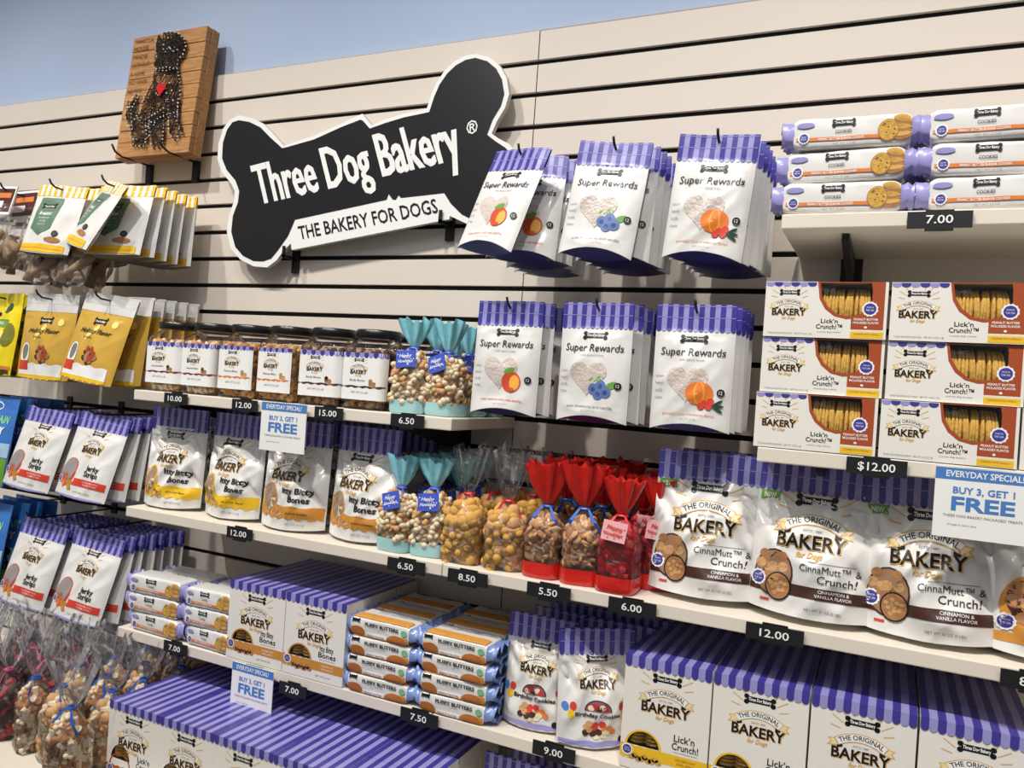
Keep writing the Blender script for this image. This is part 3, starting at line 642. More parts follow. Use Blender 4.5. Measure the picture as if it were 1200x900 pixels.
# ------------------------------------------------------------------ cartons
def awning(m, w, y0, y1, z, drop, n, back=True):
    sw = w/n
    for i in range(n):
        x0 = -w/2+i*sw; mt = PD if i % 2 == 0 else PL
        m.add([(x0, y0-.0006, z+.0006), (x0+sw, y0-.0006, z+.0006), (x0+sw, y1, z+.0006), (x0, y1, z+.0006)], [(0, 1, 2, 3)], mt)
        pts = [(x0+sw, z+.0006), (x0, z+.0006), (x0, z-drop)]+[(x0+sw/2-math.cos(PI*j/6)*sw/2, z-drop-math.sin(PI*j/6)*sw*.5) for j in range(1, 6)]+[(x0+sw, z-drop)]
        m.add([(x, y0-.0006, zz) for x, zz in pts], [tuple(range(len(pts)))], mt)
def carton(label, w, dp, h, artf, n, drop, win, wincol, cookie):
    root = thing('treat_carton', label, 'carton')
    m = M(); m.box(-w/2, w/2, -dp/2, dp/2, 0, h, CARD)
    # replace the plain front by one with a window opening
    fi = [i for i, f in enumerate(m.f) if all(abs(m.v[k][1]+dp/2) < 1e-6 for k in f)][0]; m.f.pop(fi); m.m.pop(fi)
    A = Art(); A.poly([(-w/2, 0), (w/2, 0), (w/2, h), (-w/2, h)], CARD, 0, holes=[win]); A.emit(m, lambda x, z, o: Vector((x, -dp/2, z)))
    c = (sum(p_[0] for p_ in win)/len(win), sum(p_[1] for p_ in win)/len(win))
    A = Art(); artf(A, w, h)
    A.emit(m, lambda x, z, o: Vector((x, -dp/2-o, z)), o0=.0002, st=.00012)
    m.obj('carton_body', root)
    a = M(); awning(a, w-.0006, -dp/2-.0006, dp/2, h, drop, n); a.obj('striped_lid', root)
    b = M(); b.add([(x, -dp/2+.0008, z) for x, z in win], [tuple(range(len(win)))], WINF); b.obj('window_film', root)
    k = M(); x0 = min(q[0] for q in win); x1 = max(q[0] for q in win); z0 = min(q[1] for q in win); z1 = max(q[1] for q in win)
    k.box(x0-.004, x1+.004, -dp/2+(.03 if drop else .088), -dp/2+(.034 if drop else .092), max(.002, z0-.004), min(h-.002, z1+.004), GROOVE); tr_ = k.obj('dark_interior', root)  # near-black sheet behind the window stands in for the shaded carton interior
    cookie(tr_, x0, x1, z0, z1, -dp/2)
    return root
def cookies_few(root, x0, x1, z0, z1, yf):
    for j in range(2):
        for i in range(5):
            m = M(); m.disc((0, 0, 0), .016, .006, BISCK, None, 12); m.obj('cookie', root, True, loc=((x0*(1-j)+x1*j)*.5+(x0+x1)*.25, yf+.018, z0+.004+i*.0066))
def dome(cx, z0, a, b, n=14): return [(cx+math.cos(PI*i/n)*a, z0+math.sin(PI*i/n)*b) for i in range(n+1)]
def tall_art(A, w, h, band=YEL, l1='Lick\u2019n', l2='Crunch!', bz=.034, wn=None):
    crest(A, .0, h-.024, .112)
    A.text(l1, .036, .066, .0115, INK, w=.036, bold=.01); A.text(l2, .038, .052, .0115, INK, w=.046, bold=.01); A.rect(.018, .06, .047, .0475, INK, 1)
    wn = wn or [(-.036, .042, .033, .031)]
    for cx, z0, a_, b_ in wn: A.poly(dome(cx, z0-.001, a_, b_)+dome(cx, z0, a_-.004, b_-.004)[::-1], band, 2)
    A.poly(wavy(-w/2, -.02, bz-.016, bz+.008, .002)[:], band, 1); A.poly([(-.02, bz-.012), (w/2, bz-.012), (w/2, bz+.008), (-.02, bz+.008)], band, 1)
    for k in range(9): A.ell(-.055+k*.006, bz-.012+.003*math.sin(k*2), .006, .005, BISCK if band is YEL else BISCD, 3)
    A.text('GOLDEN OAT', .04, bz-.001, .004, RUST if band is YEL else WHITE, w=.035); A.text('AND APPLE', .04, bz-.008, .004, RUST if band is YEL else WHITE, w=.03)
    badge(A, -w/2+.013, bz-.001, .0095, 4); A.text('NET WT 26 OZ', .03, .01, .0035, GREYT, w=.04)
TC = carton('', .154, .092, .200, lambda A, w, h: tall_art(A, w, h), 13, .014, dome(-.036, .043, .029, .027), YEL, cookies_few)
for c_ in range(4):
    for r_ in range(3):
        place('tc', TC, (-.3235+c_*.1575, -.300+.046+r_*.094, ZD+.001), (0, 0, D(random.Random(c_*7+r_).uniform(-.6, .6))), 'tall cookie carton with yellow band and awning lid, %s column from left, %s row' % (ORD[c_] if c_ else 'first', ORD[r_]), 'tall golden cookie cartons')
IBX = carton('', .164, .092, .176, lambda A, w, h: tall_art(A, w, h, BROWNY, 'Itty Bitty', 'Bones', .034), 13, .012, dome(-.036, .043, .029, .027), BROWNY, cookies_few)
for c_ in range(2):
    for r_ in range(3):
        place('ibx', IBX, (-1.263+c_*.166, -.300+.046+r_*.0945, ZD+.001), (0, 0, 0), 'bone biscuit carton with caramel band and striped lid, %s column, %s row' % (['left', 'right'][c_], ORD[r_]), 'small bone cartons on the lower shelf')
OBX = carton('', .157, .092, .181, lambda A, w, h: tall_art(A, w, h, RUST, 'Lick\u2019n', 'Crunch!', .034), 13, .012, dome(-.036, .058, .029, .032), RUST, cookies_few)
for c_ in range(5):
    for r_ in range(4):
        place('obx', OBX, (-1.451+c_*.1575, -.450+.046+r_*.0945, ZE+.001), (0, 0, D(random.Random(c_*5+r_).uniform(-.5, .5))), 'striped lid carton on the bottom deck, %s column from left, %s row' % (ORD[c_] if c_ else 'first', ORD[r_]), 'cartons on the bottom deck')
# flat windowed cartons
PX = lambda px, py: (px/1022*.188-.094, (462-py)/462*.092)
winp = [PX(467+x, y) for x, y in ((0, 8), (420, 8), (430, 60), (430, 150), (400, 215), (340, 262), (250, 285), (150, 262), (70, 200), (20, 120))]
rimp = [PX(467+x, y) for x, y in ((-22, 0), (530, 0), (530, 385), (270, 385), (270, 300), (230, 304), (130, 282), (50, 222), (0, 140))]
def small_art(A, w, h):
    for i in range(6):
        x0 = -.094+.0005+i*.0133
        A.poly([(x0+.0133, h-.001), (x0, h-.001)]+[(x0+.00665-math.cos(PI*j/8)*.00665, h-.004-math.sin(PI*j/8)*.0042) for j in range(9)], PL if i % 2 == 0 else PD, 2)
    crest(A, -.055, h-.013, .070)
    A.text('Lick\u2019n', .009, .0245, .0068, INK, w=.026, bold=.01); A.text('Crunch!\u2122', .009, .0150, .0072, INK, w=.040, bold=.01); A.text('crunchy dog cookies', .009, .009, .0022, GREYT, w=.036)
    L = [rimp, winp]; A.poly(rimp, RUST, 1, holes=[winp])
    A.rect(PX(738, 0)[0], PX(1000, 0)[0], .0012, .0105, YEL, 1); A.rect(PX(738, 0)[0], PX(1000, 0)[0], .0107, .0135, PALEGOLD, 1)
    A.text('COOKIES WITH VANILLA', PX(868, 0)[0], .0065, .0024, RUST, w=.038)
    A.text('PEANUT BUTTER', PX(858, 0)[0], .030, .0034, WHITE, w=.036, bold=.02); A.text('MOLASSES FLAVOR', PX(858, 0)[0], .0245, .0034, WHITE, w=.038, bold=.02); A.ell(PX(858, 0)[0], .019, .0022, .0018, WHITE, 3)
    badge(A, PX(885, 0)[0], .0485, .0112, 3); A.text('TO BE SOLD FOR DOGS ONLY   NET WT 16 OZ (1 LB)', -.052, .0048, .0025, GREYT, w=.070)
def cookies_row(root, x0, x1, z0, z1, yf):
    n = 15; src = None
    for i in range(n):
        if src is None:
            m = M(); m.disc((0, 0, 0), .0395, .0066, BISCK, None, 18, .8)
            # bumpy rim
            src = m.obj('cookie', root, True); o = src
        else: o = src.copy(); col.objects.link(o)
        rr = random.Random(i); o.location = (x0+.006+i*(x1-x0-.012)/(n-1), yf+.044, .0465+rr.uniform(-.001, .001)); o.rotation_euler = (rr.uniform(0, 3), PI/2+D(rr.uniform(-3, 9)), 0); o.rotation_mode = 'ZYX'
SB = carton('', .188, .10, .092, small_art, 11, 0, winp, RUST, cookies_row)
for o in list(SB.children):
    if o.name.startswith('striped_lid'): bpy.data.objects.remove(o)
for c_, (x, dx) in enumerate(((-.109, 1), (.0835, 1), (.275, 1))):
    for r_ in range(3):
        place('sb', SB, (x+[-.002, .001, .0015][r_], -.250+[0, .004, 0][r_], ZB+.001+r_*.0932), (0, 0, D([-.5, .5, 0][r_])), 'windowed cookie carton in the %s stack, %s box' % (['left', 'right', 'cut off far right'][c_], ['bottom', 'middle', 'top'][r_]), 'windowed cookie cartons')
# ------------------------------------------------------------------ wrapped sleeves
def sleeve(name, L, dp, h, artf, topf, endm, seed, amp=.002):
    root = thing(name, '', 'cookie sleeve'); c = .018; Lb = L/2-c
    def pf(x, a, off=0):
        ca, sa = math.cos(a), math.sin(a); e = .26
        k = 1-.22*max(0, (abs(x)-Lb*.86)/(Lb*.14))**2
        y = math.copysign(abs(ca)**e, ca)*(dp/2+off); z = math.copysign(abs(sa)**e, sa)*(h/2*k+off)
        nn = noise.noise(Vector((x*30, y*30+seed, z*40)))*amp
        return Vector((x, y*(1-.0)+nn*math.copysign(1, y), h/2+z+nn*.3))
    m = M(); m.grid(lambda u, v: pf((u-.5)*2*Lb, v*2*PI), 40, 32, BAGW)
    if artf:
        A = Art(); artf(A, L, h)
        def fmp(x, z, o):
            s_ = max(-.995, min(.995, (z-h/2)/(h/2))); a = PI-math.asin(math.copysign(abs(s_)**(1/.26), s_)); return pf(x, a, o+.0003)
        A.emit(m, fmp, .008)
    if topf:
        A = Art(); topf(A, L, dp)
        def fmt(x, y, o):
            s_ = max(-.995, min(.995, y/(dp/2))); a = PI/2-math.asin(math.copysign(abs(s_)**(1/.26), s_)); return pf(x, a, o+.0003)
        A.emit(m, fmt, .008)
    m.obj('wrapper', root, True)
    for sg in (-1, 1):
        e = M()
        def ef(u, v):
            x = sg*(Lb*.99+v*(c+.004)); a = u*2*PI; k = 1
            y = math.copysign(abs(math.cos(a))**.5, math.cos(a))*dp/2*(1-.15*v); hh = h/2*(.80-.25*v+.25*v*math.sin(y*300+seed))
            z = math.copysign(abs(math.sin(a))**.5, math.sin(a))*hh
            fan = math.sin(y*260+seed)*.006*v+noise.noise(Vector((y*40, v*3, seed+sg)))*.012*v
            return Vector((x+noise.noise(Vector((y*60, seed, sg)))*.004*v, y, h/2+z+fan))
        e.grid(ef, 28, 6, endm); e.obj('crimped_end', root, True)
    return root
def cook_art(A, L, h):
    A.bone(-.012, h*.76, .036, .0125, INK, 2); A.text('Three Dog Bakery', -.012, h*.73, .0038, WHITE, w=.028, bold=.03)
    A.text('COOKIES', -.012, h*.46, .0048, INK, w=.025, bold=.01); A.rect(-L/2+.022, L/2-.02, h*.24, h*.35, ORG, 1); A.text('PEANUT BUTTER FLAVOR COOKIES', -.015, h*.262, .0034, WHITE, w=.07, bold=.02)
    A.text('NET WT 13 OZ', -.01, h*.12, .003, GREYT, w=.035)
    badge(A, -L/2+.034, h*.34, .0085, 3); A.ell(-L/2+.036, h*.72, .014, .0045, PL, 2)
    x = L/2-.052
    for k in range(6): A.ell(x+.022, h*.22+k*h*.105, .0125, .0038, BISCG if k % 2 else BISCD, 2+k % 2)
    A.ell(x+.02, h*.80, .013, .0045, BISCK, 4); A.ell(x, h*.46, .0155, .0165, BISCD, 4); A.ell(x, h*.47, .0145, .0152, BISCK, 5)
    for k in range(6): A.ell(x+math.cos(k*2.2)*.009, h*.47+math.sin(k*1.8)*.009, .0012, .0011, CHOC, 6)
CK = sleeve('cookie_sleeve', .214, .062, .0525, cook_art, None, PL, 1.1)
for c_ in range(3):
    for r_ in range(3):
        place('ck', CK, (-.090+c_*.212+[-.006, -.001, .004][r_]*(1 if c_ == 0 else -.5), -.262+[0, .006, .003][r_], ZA+.001+r_*.0545), (0, 0, D([2, -3, 1.5][r_]*(1 if c_ != 1 else -1))), 'white cookie sleeve with purple ends on the top shelf, %s stack, %s' % (['left', 'right', 'far right'][c_], ['bottom', 'middle', 'top'][r_]), 'cookie sleeves on the top shelf')
for c_ in range(3):
    for r_ in range(2): dup(CK, (-.080+c_*.212, -.18, ZA+.001+r_*.0545), (0, 0, D(1)), 'cookie sleeve in the back row of the top shelf, %s stack, %s' % (['left', 'right', 'far right'][c_], ['bottom', 'upper'][r_]), 'back row cookie sleeves')
for c_, (x, L_) in enumerate(((-1.592, .98), (-1.416, .80))):
    for r_ in range(3):
        dup(CK, (x+[.006, -.004, -.002][r_], -.265, ZD+.001+r_*.0455), (0, 0, D([-2, 2, 3][r_])), 'small white cookie sleeve on the lower left shelf, %s stack, %s' % (['left', 'right'][c_], ['bottom', 'middle', 'top'][r_]), 'cookie sleeves on the lower left shelf', (L_*.92, 1, .88))
        dup(CK, (x+.02, -.19, ZD+.001+r_*.0455), (0, 0, D(1)), 'cookie sleeve behind the %s lower left stack, %s' % (['left', 'right'][c_], ['bottom', 'middle', 'top'][r_]), 'back cookie sleeves on the lower left shelf', (L_*.92, 1, .88))
def pb_art(A, L, h):
    A.bone(-L/2+.032, h*.8, .020, .009, INK, 2); A.text('PUPPY BUTTERS', .006, h*.60, .0066, INK, w=.085, bold=.035)
    A.text('for dogs only', .0, h*.5, .0024, GREYT, w=.03); A.ell(L/2-.03, h*.62, .008, .006, mat('mint_mark', (120, 180, 140), .5), 2)
    A.poly([(-L/2+.02, h*.45), (-.06, h*.5), (-.03, h*.2), (.02, h*.22), (.05, h*.42), (L/2-.02, h*.4), (L/2-.02, h*.05), (-L/2+.02, h*.05)], BROWNY, 1)
    A.ell(-.055, h*.28, .018, .010, mat('peanut_print', (176, 106, 44), .5), 2); A.ell(.045, h*.22, .022, .009, MATS['peanut_print'], 2); A.rect(-.035, .02, h*.1, h*.3, WHITE, 2); A.text('PEANUT BUTTER', -.008, h*.14, .0034, RUST, w=.045, lay=4)
def pb_top(A, L, dp):
    A.rect(-L/2+.022, L/2-.022, -dp*.46, -dp*.1, mat('peanut_orange', (232, 164, 74), .5, var=.35, vscale=60), 1); A.text('PUPPY BUTTERS', 0, dp*.12, .005, GREYT, w=.07); A.text('CRUNCHY TREATS FOR DOGS', 0, dp*.28, .003, GREYT, w=.08)
PB = sleeve('butter_log', .186, .075, .042, pb_art, pb_top, mat('royal_blue_foil', (128, 152, 208), .25, bump=.4, bscale=60, coat=.4), 7.7)
PB['category'] = 'cookie sleeve'
for c_, x in enumerate((-.930, -.752)):
    for r_ in range(4):
        for b_ in range(3):
            rr = random.Random(c_*20+r_*3+b_)
            place('pb', PB, (x+rr.uniform(-.003, .003), -.262+b_*.083, ZD+.001+r_*.0395), (0, 0, D(rr.uniform(-2, 2))), 'white and caramel peanut butter log, %s column, %s layer, %s row' % (['left', 'right'][c_], ['bottom', 'second', 'third', 'top'][r_], ORD[b_]), 'peanut butter logs', (.97, 1, .94))
# ------------------------------------------------------------------ jars
def rrect(a, r, k=0):
    # rounded square with corner radius shrinking to a circle as k goes to 1
    rc = r*(.26+.74*k); f = r-rc; c, s_ = math.cos(a), math.sin(a)
    return math.copysign(min(f, abs(c)*1.6*r) if abs(c) > .2 else abs(c)*f/.2*1.0, c)+rc*c, math.copysign(min(f, abs(s_)*1.6*r) if abs(s_) > .2 else abs(s_)*f/.2, s_)+rc*s_
def rsq(a, r, e=.35):
    c, s_ = math.cos(a), math.sin(a); return math.copysign(abs(c)**e, c)*r, math.copysign(abs(s_)**e, s_)*r
def jar(fill, sw, l1, seed, w=.135):
    root = thing('cookie_jar', '', 'jar'); R = .058; H = .152
    prof = [(0, .0), (.96, .001), (1, .008), (1, H-.028), (.97, H-.015), (.84, H-.004), (.78, H+.002), (.78, H+.012)]
    m = M()
    def jf(u, v):
        i = min(int(v*7), 6); t = v*7-i; k = prof[i][0]+(prof[i+1][0]-prof[i][0])*t; z = prof[i][1]+(prof[i+1][1]-prof[i][1])*t
        kk = 0 if z < H-.02 else min(1, (z-H+.02)/.02); rc = R*k*(.28+.72*kk); f = R*k*.965-rc*.965; a = u*2*PI
        q4 = int(u*4) % 4; la = (u*4-int(u*4))
        # each quarter: half a side, the rounded corner, half a side
        L1 = f; La = rc*PI/2; t = la*(2*L1+La)
        if t < L1: lx, ly = f+rc, t
        elif t < L1+La: b_ = (t-L1)/rc if rc > 0 else 0; lx, ly = f+rc*math.cos(b_), f+rc*math.sin(b_)
        else: lx, ly = f-(t-L1-La), f+rc
        c, s_ = [(1, 0), (0, 1), (-1, 0), (0, -1)][q4]
        return Vector((lx*c-ly*s_, lx*s_+ly*c, z))
    m.grid(jf, 48, 21, JARF, True); m.obj('jar_body', root, True)
    l = M(); n = 40; rl = .050
    vs = []
    for (r_, z) in ((rl*.2, .0185), (rl*.93, .0185), (rl, .0165), (rl, .002), (rl*.96, 0), (0, 0)):
        for i in range(n):
            q = r_*(1+(.012 if i % 2 and r_ == rl else 0)); vs.append((q*math.cos(2*PI*i/n), q*math.sin(2*PI*i/n), H+.004+z))
    l.add(vs, [(j*n+i, j*n+(i+1) % n, (j+1)*n+(i+1) % n, (j+1)*n+i) for j in range(5) for i in range(n)]+[tuple(range(n))], mat('black_lid', (22, 22, 24), .3)); l.obj('lid', root, True)
    # label
    A = Art(); z0, z1 = .020, .122
    A.rect(-w/2, w/2, z0, z1, WHITE, 0)
    for i in range(11):
        x0 = -w/2+i*w/11; A.poly([(x0+w/11, z1), (x0, z1), (x0, z1-.006)]+[(x0+w/22-math.cos(PI*j/5)*w/22, z1-.006-math.sin(PI*j/5)*w/24) for j in range(1, 5)]+[(x0+w/11, z1-.006)], PD if i % 2 == 0 else PL, 1)
    crest(A, -.006, z1-.012, .056)
    A.text(l1, -.008, .060, .0045, INK, w=.04); A.poly(wavy(-w/2, w/2*.92, .046, .050, .0015), sw, 1)
    for k in range(6): A.ell(.030+math.cos(k*2.1)*.006, .056+math.sin(k*1.7)*.006, .005, .004, BISCD if sw is not ORG else BISC, 2+k % 2)
    A.text('NET WT 2.5 LBS', 0, .034, .004, GREYT, w=.045)
    b = M()
    def lf(x, z, o):
        # walk along the rounded square perimeter from the middle of the front
        rc = .016; f = R*.965-rc; q = R*.965+.0012+o; sg = 1 if x >= 0 else -1; t = abs(x)
        if t <= f: return Vector((x, -q, z))
        if t <= f+rc*PI/2: a = (t-f)/rc; return Vector((sg*(f+(q-f)*math.sin(a)), -(f+(q-f)*math.cos(a)), z))
        return Vector((sg*q, -(f-(t-f-rc*PI/2)), z))
    A.emit(b, lf, .008, st=.0002); b.obj('label', root, True)
    # contents
    rr = random.Random(seed); k = M()
    x1 = R-.0145
    pts = []; tries = 0
    while len(pts) < 330 and tries < 9000:
        tries += 1; z = rr.uniform(.008, H-.03); f = rr.randrange(4); t = rr.uniform(-x1, x1)
        pt = {0: (t, -x1, z), 1: (x1, t, z), 2: (-x1, t, z), 3: (t, rr.uniform(-x1, x1), H-.03)}[f]
        if all((pt[0]-q[0])**2+(pt[1]-q[1])**2+(pt[2]-q[2])**2 < .00016 for q in ()) or all((pt[0]-q[0])**2+(pt[1]-q[1])**2+(pt[2]-q[2])**2 > .00017 for q in pts): pts.append(pt)
    for pt in pts:
        R_ = Euler((rr.uniform(0, 6), rr.uniform(0, 6), rr.uniform(0, 6))).to_matrix(); k.ball(pt, (.0112, .0085, .0072), fill[rr.randrange(len(fill))], 7, 5, R_)
    k.obj('biscuits', root, True)['kind'] = 'stuff'
    c = M(); c.box(-x1+.002, x1-.002, -x1+.002, x1-.002, .004, H-.036, fill[0]); c.obj('filling', root)['kind'] = 'stuff'
    return root
J1 = jar([BISC, BISCL, BISCD], mat('maroon_print', (128, 40, 50), .4), 'Assorted Bites', 3); J2 = jar([BISCG, BISCD, BISC], ORG, 'Peanut Bites', 4, .104); J3 = jar([BISCD, DARKB, CHEW], CHOC, 'Beefy Bones', 5)
jl = ['first clear jar from the left with maroon label swash', 'second clear jar from the left with maroon label swash', 'third clear jar from the left with orange label swash', 'fourth clear jar from the left with orange label swash', 'fifth clear jar with brown label swash', 'clear jar with brown label swash beside the teal topped bags']
for i in range(6):
    place('j%d' % (i//2), (J1, J2, J3)[i//2], (-1.646+i*.1222, -.222, ZB+.001), (0, 0, D([2, -2, 1, -3, 2, -1][i])), jl[i], 'cookie jars on the upper left shelf')
for i in range(6):
    dup((J1, J2, J3)[i//2], (-1.640+i*.1222, -.085, ZB+.001), (0, 0, D([3, -2, 0, 4, -2, -1][i])), 'clear cookie jar in the back row, behind the %s front jar' % ['first', 'second', 'third', 'fourth', 'fifth', 'sixth'][i], 'back row cookie jars')
# ------------------------------------------------------------------ tied gift bags
def biscuit_mesh(kind, mt):
    m = M()
    if kind == 'peanut': m.ball((-.008, 0, 0), (.0125, .0105, .0095), mt, 9, 6); m.ball((.009, 0, 0), (.0125, .011, .0095), mt, 9, 6)
    elif kind == 'disc': m.disc((0, 0, 0), .0115, .007, mt, None, 12)
    elif kind == 'ball': m.ball((0, 0, 0), (.017, .016, .013), mt, 10, 7)
    elif kind == 'bone':
        m.tube([(-.010, 0, 0), (.010, 0, 0)], .0058, mt, 7)
        for sx in (-1, 1):
            for sy in (-1, 1): m.ball((sx*.0115, sy*.0045, 0), (.0070, .0066, .0064), mt, 7, 5)
    elif kind == 'chunk': m.tube([(-.011, 0, 0), (-.0095, 0, 0), (.0095, 0, 0), (.011, 0, 0)], .0085, mt, 8, rs=[.007, .0085, .0085, .007])
    return m.mesh('biscuit', kind != 'chunk')
def gift_bag(label, w, dp, h, zn, kinds, npc, film_m=None, band=None, top=None, rib=REDT, tagm=None, seed=1, cat='treat bag', ribbon_tail=0, rad=.0125, bandh=.028, flare=.036):
    film_m = film_m or FILM; root = thing('gift_bag', label, cat); rr = random.Random(seed)
    def ring(z, a):
        # superellipse body, gathered neck, flared pleated top
        if z < zn*.62: k = 1.0; e = .55
        elif z < zn: t = (z-zn*.62)/(zn*.38); k = 1-(1-.13)*t**1.6; e = .55+.45*t
        else: t = (z-zn)/(h-zn); k = .13+t**.7*(flare/(w/2)-.13); e = 1.0
        if z < .006: k *= .93+.07*z/.006
        pl = 1+(.22*math.cos(9*a+seed)*min(1, (z-zn)/.03) if z > zn else .05*math.cos(11*a+seed)*max(0, (z/zn-.6)/.4))
        c, s_ = math.cos(a), math.sin(a); nn = noise.noise(Vector((c*2.2, s_*2.2, z*26+seed)))*.07
        kz = 0
        if z > zn: kz = noise.noise(Vector((c*3, s_*3, seed*2.)))*.018*(z-zn)/(h-zn)
        return Vector((math.copysign(abs(c)**e, c)*w/2*k*(pl+nn), math.copysign(abs(s_)**e, s_)*dp/2*(k if z < zn else k*.75)*(pl+nn), z+kz))
    m = M(); z1 = zn if top else h
    m.grid(lambda u, v: ring(v*z1, u*2*PI), 40, 34, film_m, True); m.grid(lambda u, v: ring(0, u*2*PI)*v+Vector((0, 0, .0006)), 40, 1, film_m, True); m.obj('cellophane', root, True)
    if top: t = M(); t.grid(lambda u, v: ring(zn+v*(h-zn), u*2*PI), 44, 14, top, True); t.obj('tissue_top', root, True)
    if band:
        b = M()
        def bf(u, v): q = ring(v*bandh, u*2*PI); return Vector((q.x*1.012, q.y*1.012, q.z-.0002))
        b.grid(bf, 40, 5, band, True); b.obj('base_band', root, True)
    r = M(); r.tube([ring(zn, a*PI/8)*1.02 if 0 else Vector((math.cos(a*PI/8)*.0098, math.sin(a*PI/8)*.0085, zn)) for a in range(17)], .0032, rib, 6)
    for s_ in (-1, 1):
        L = .028+.02*rr.random()+ribbon_tail
        r.add([Vector((s_*.006, -.010, zn+.002)), Vector((s_*.012, -.011, zn-.001)), Vector((s_*(.016+L*.25), -.020, zn-L*.55)), Vector((s_*(.008+L*.25), -.021, zn-L*.6)), Vector((s_*(.012+L*.4), -.016, zn-L)), Vector((s_*(.020+L*.4), -.015, zn-L*.95))], [(0, 1, 2, 3), (3, 2, 5, 4)], rib)
    rb_ = r.obj('ribbon', root)
    if tagm:
        g_ = M(); tw, th = .046, .036; q = Matrix.Rotation(D(rr.uniform(-22, 22)), 4, 'Y') @ Matrix.Rotation(D(-8), 4, 'X')
        c0 = Vector((rr.uniform(-.012, .012), -dp/2*.72-.014, zn-.024)); T_ = lambda x, y, z: q @ Vector((x, y, z))+c0
        vs = [T_(x, y, z) for y in (-.0006, .0006) for x, z in ((-tw/2, -th/2), (tw/2, -th/2), (tw/2, th/2), (-tw/2, th/2))]
        g_.add(vs, [(0, 1, 2, 3), (7, 6, 5, 4), (0, 4, 5, 1), (1, 5, 6, 2), (2, 6, 7, 3), (3, 7, 4, 0)], tagm)
        A = Art()
        pr = WHITE if tagm is BLU else REDP
        for k in range(9): A.ell(rr.uniform(-.019, .019), rr.uniform(-.014, .014), .0014, .0014, pr, 1, 6)
        A.text('Happy', 0, .003, .0072, pr, w=.03, shear=.3, bold=.02); A.text('Howlidays', 0, -.008, .0065, pr, w=.036, shear=.3, bold=.02)
        A.emit(g_, lambda x, z, o: T_(x, -.0006-o, z)); g_.obj('gift_tag', rb_)
    # contents against the film, over a filling core
    zf = zn*.86; core = M()
    def cf(u, v): q = ring(.004+v*(zf-.012), u*2*PI); k = max(.2, 1-rad*1.45/(w/2)); return Vector((q.x*k, q.y*k, q.z))
    core.grid(cf, 20, 8, kinds[0][1], True); core.add([cf(i/20, 1) for i in range(20)], [tuple(range(20))], kinds[0][1]); core.obj('filling', root, True)['kind'] = 'stuff'
    ms = [biscuit_mesh(*k) for k in kinds]; pts = []; tries = 0
    while len(pts) < npc*2.1 and tries < 8000:
        tries += 1; z = rr.uniform(bandh+.004 if band else .010, zf); a = rr.uniform(0, 2*PI)
        if math.sin(a) > .35: continue
        q = ring(z, a); kx = 1-rad*1.0/max(.012, math.hypot(q.x, q.y)); q = Vector((q.x*kx, q.y*kx, z))
        if all((q-s_).length > rad*.86 for s_ in pts): pts.append(q)
    for q in pts:
        o = bpy.data.objects.new('biscuit', ms[rr.randrange(len(ms))]); col.objects.link(o); o.parent = root; o.location = q; o.scale = [rad/.0105*.82]*3 if 0 else (1, 1, 1)
        o.rotation_euler = (rr.uniform(0, 6.3), rr.uniform(0, 6.3), rr.uniform(0, 6.3))
    return root
# teal topped bags
TB = gift_bag('', .080, .075, .198, .138, [('bone', BISCL), ('bone', BISC), ('bone', BISCL)], 75, None, TEALB, TEAL, BLU, BLU, 3, rad=.0098)
TB2 = gift_bag('', .080, .075, .198, .132, [('bone', BISCL), ('bone', BISCL), ('bone', BISC)], 75, None, TEALB, TEAL, BLU, BLU, 8, rad=.0098)
g = 'teal topped bags on the upper left shelf'
for i, (x, y, k) in enumerate(((-.926, -.245, 0), (-.848, -.232, 1), (-.918, -.16, 0), (-.842, -.150, 1), (-.915, -.075, 1), (-.838, -.07, 0))):
    place('tb%d' % k, (TB, TB2)[k], (x, y, ZB+.001), (0, 0, D([5, -12, 14, 0, -20, 7][i])), 'teal topped bone biscuit bag on the jar shelf, %s row %s' % (ORD[i//2], ['left', 'right'][i % 2]), g)
g = 'teal topped bags on the middle shelf'
for i, (x, y, k) in enumerate(((-.931, -.248, 1), (-.853, -.242, 0), (-.92, -.155, 0), (-.843, -.15, 1), (-.915, -.07, 1), (-.838, -.07, 0))):
    dup((TB, TB2)[k], (x, y, ZC+.001), (0, 0, D([-6, 9, 25, -14, 3, 0][i])), 'teal topped bone biscuit bag on the middle shelf, %s row %s' % (ORD[i//2], ['left', 'right'][i % 2]), g)
# clear bags of peanut biscuits
PN = gift_bag('', .088, .082, .232, .138, [('peanut', BISCG), ('peanut', BISCG), ('ball', BISCG)], 48, None, None, None, REDT, None, 5, rad=.0145)
PN2 = gift_bag('', .088, .082, .232, .134, [('peanut', BISCG), ('ball', BISC), ('peanut', BISCG)], 48, None, None, None, REDT, None, 6, rad=.0145, ribbon_tail=.015)
g = 'clear bags of golden peanut shaped biscuits'
for i, (x, y, k) in enumerate(((-.770, -.245, 0), (-.680, -.242, 1), (-.757, -.155, 1), (-.668, -.15, 0), (-.75, -.07, 0), (-.66, -.07, 1))):
    place('pn%d' % k, (PN, PN2)[k], (x, y, ZC+.001), (0, 0, D([0, 18, 40, -20, 70, 10][i])), 'clear tied bag of golden peanut shaped biscuits, %s row %s' % (ORD[i//2], ['left', 'right'][i % 2]), g)
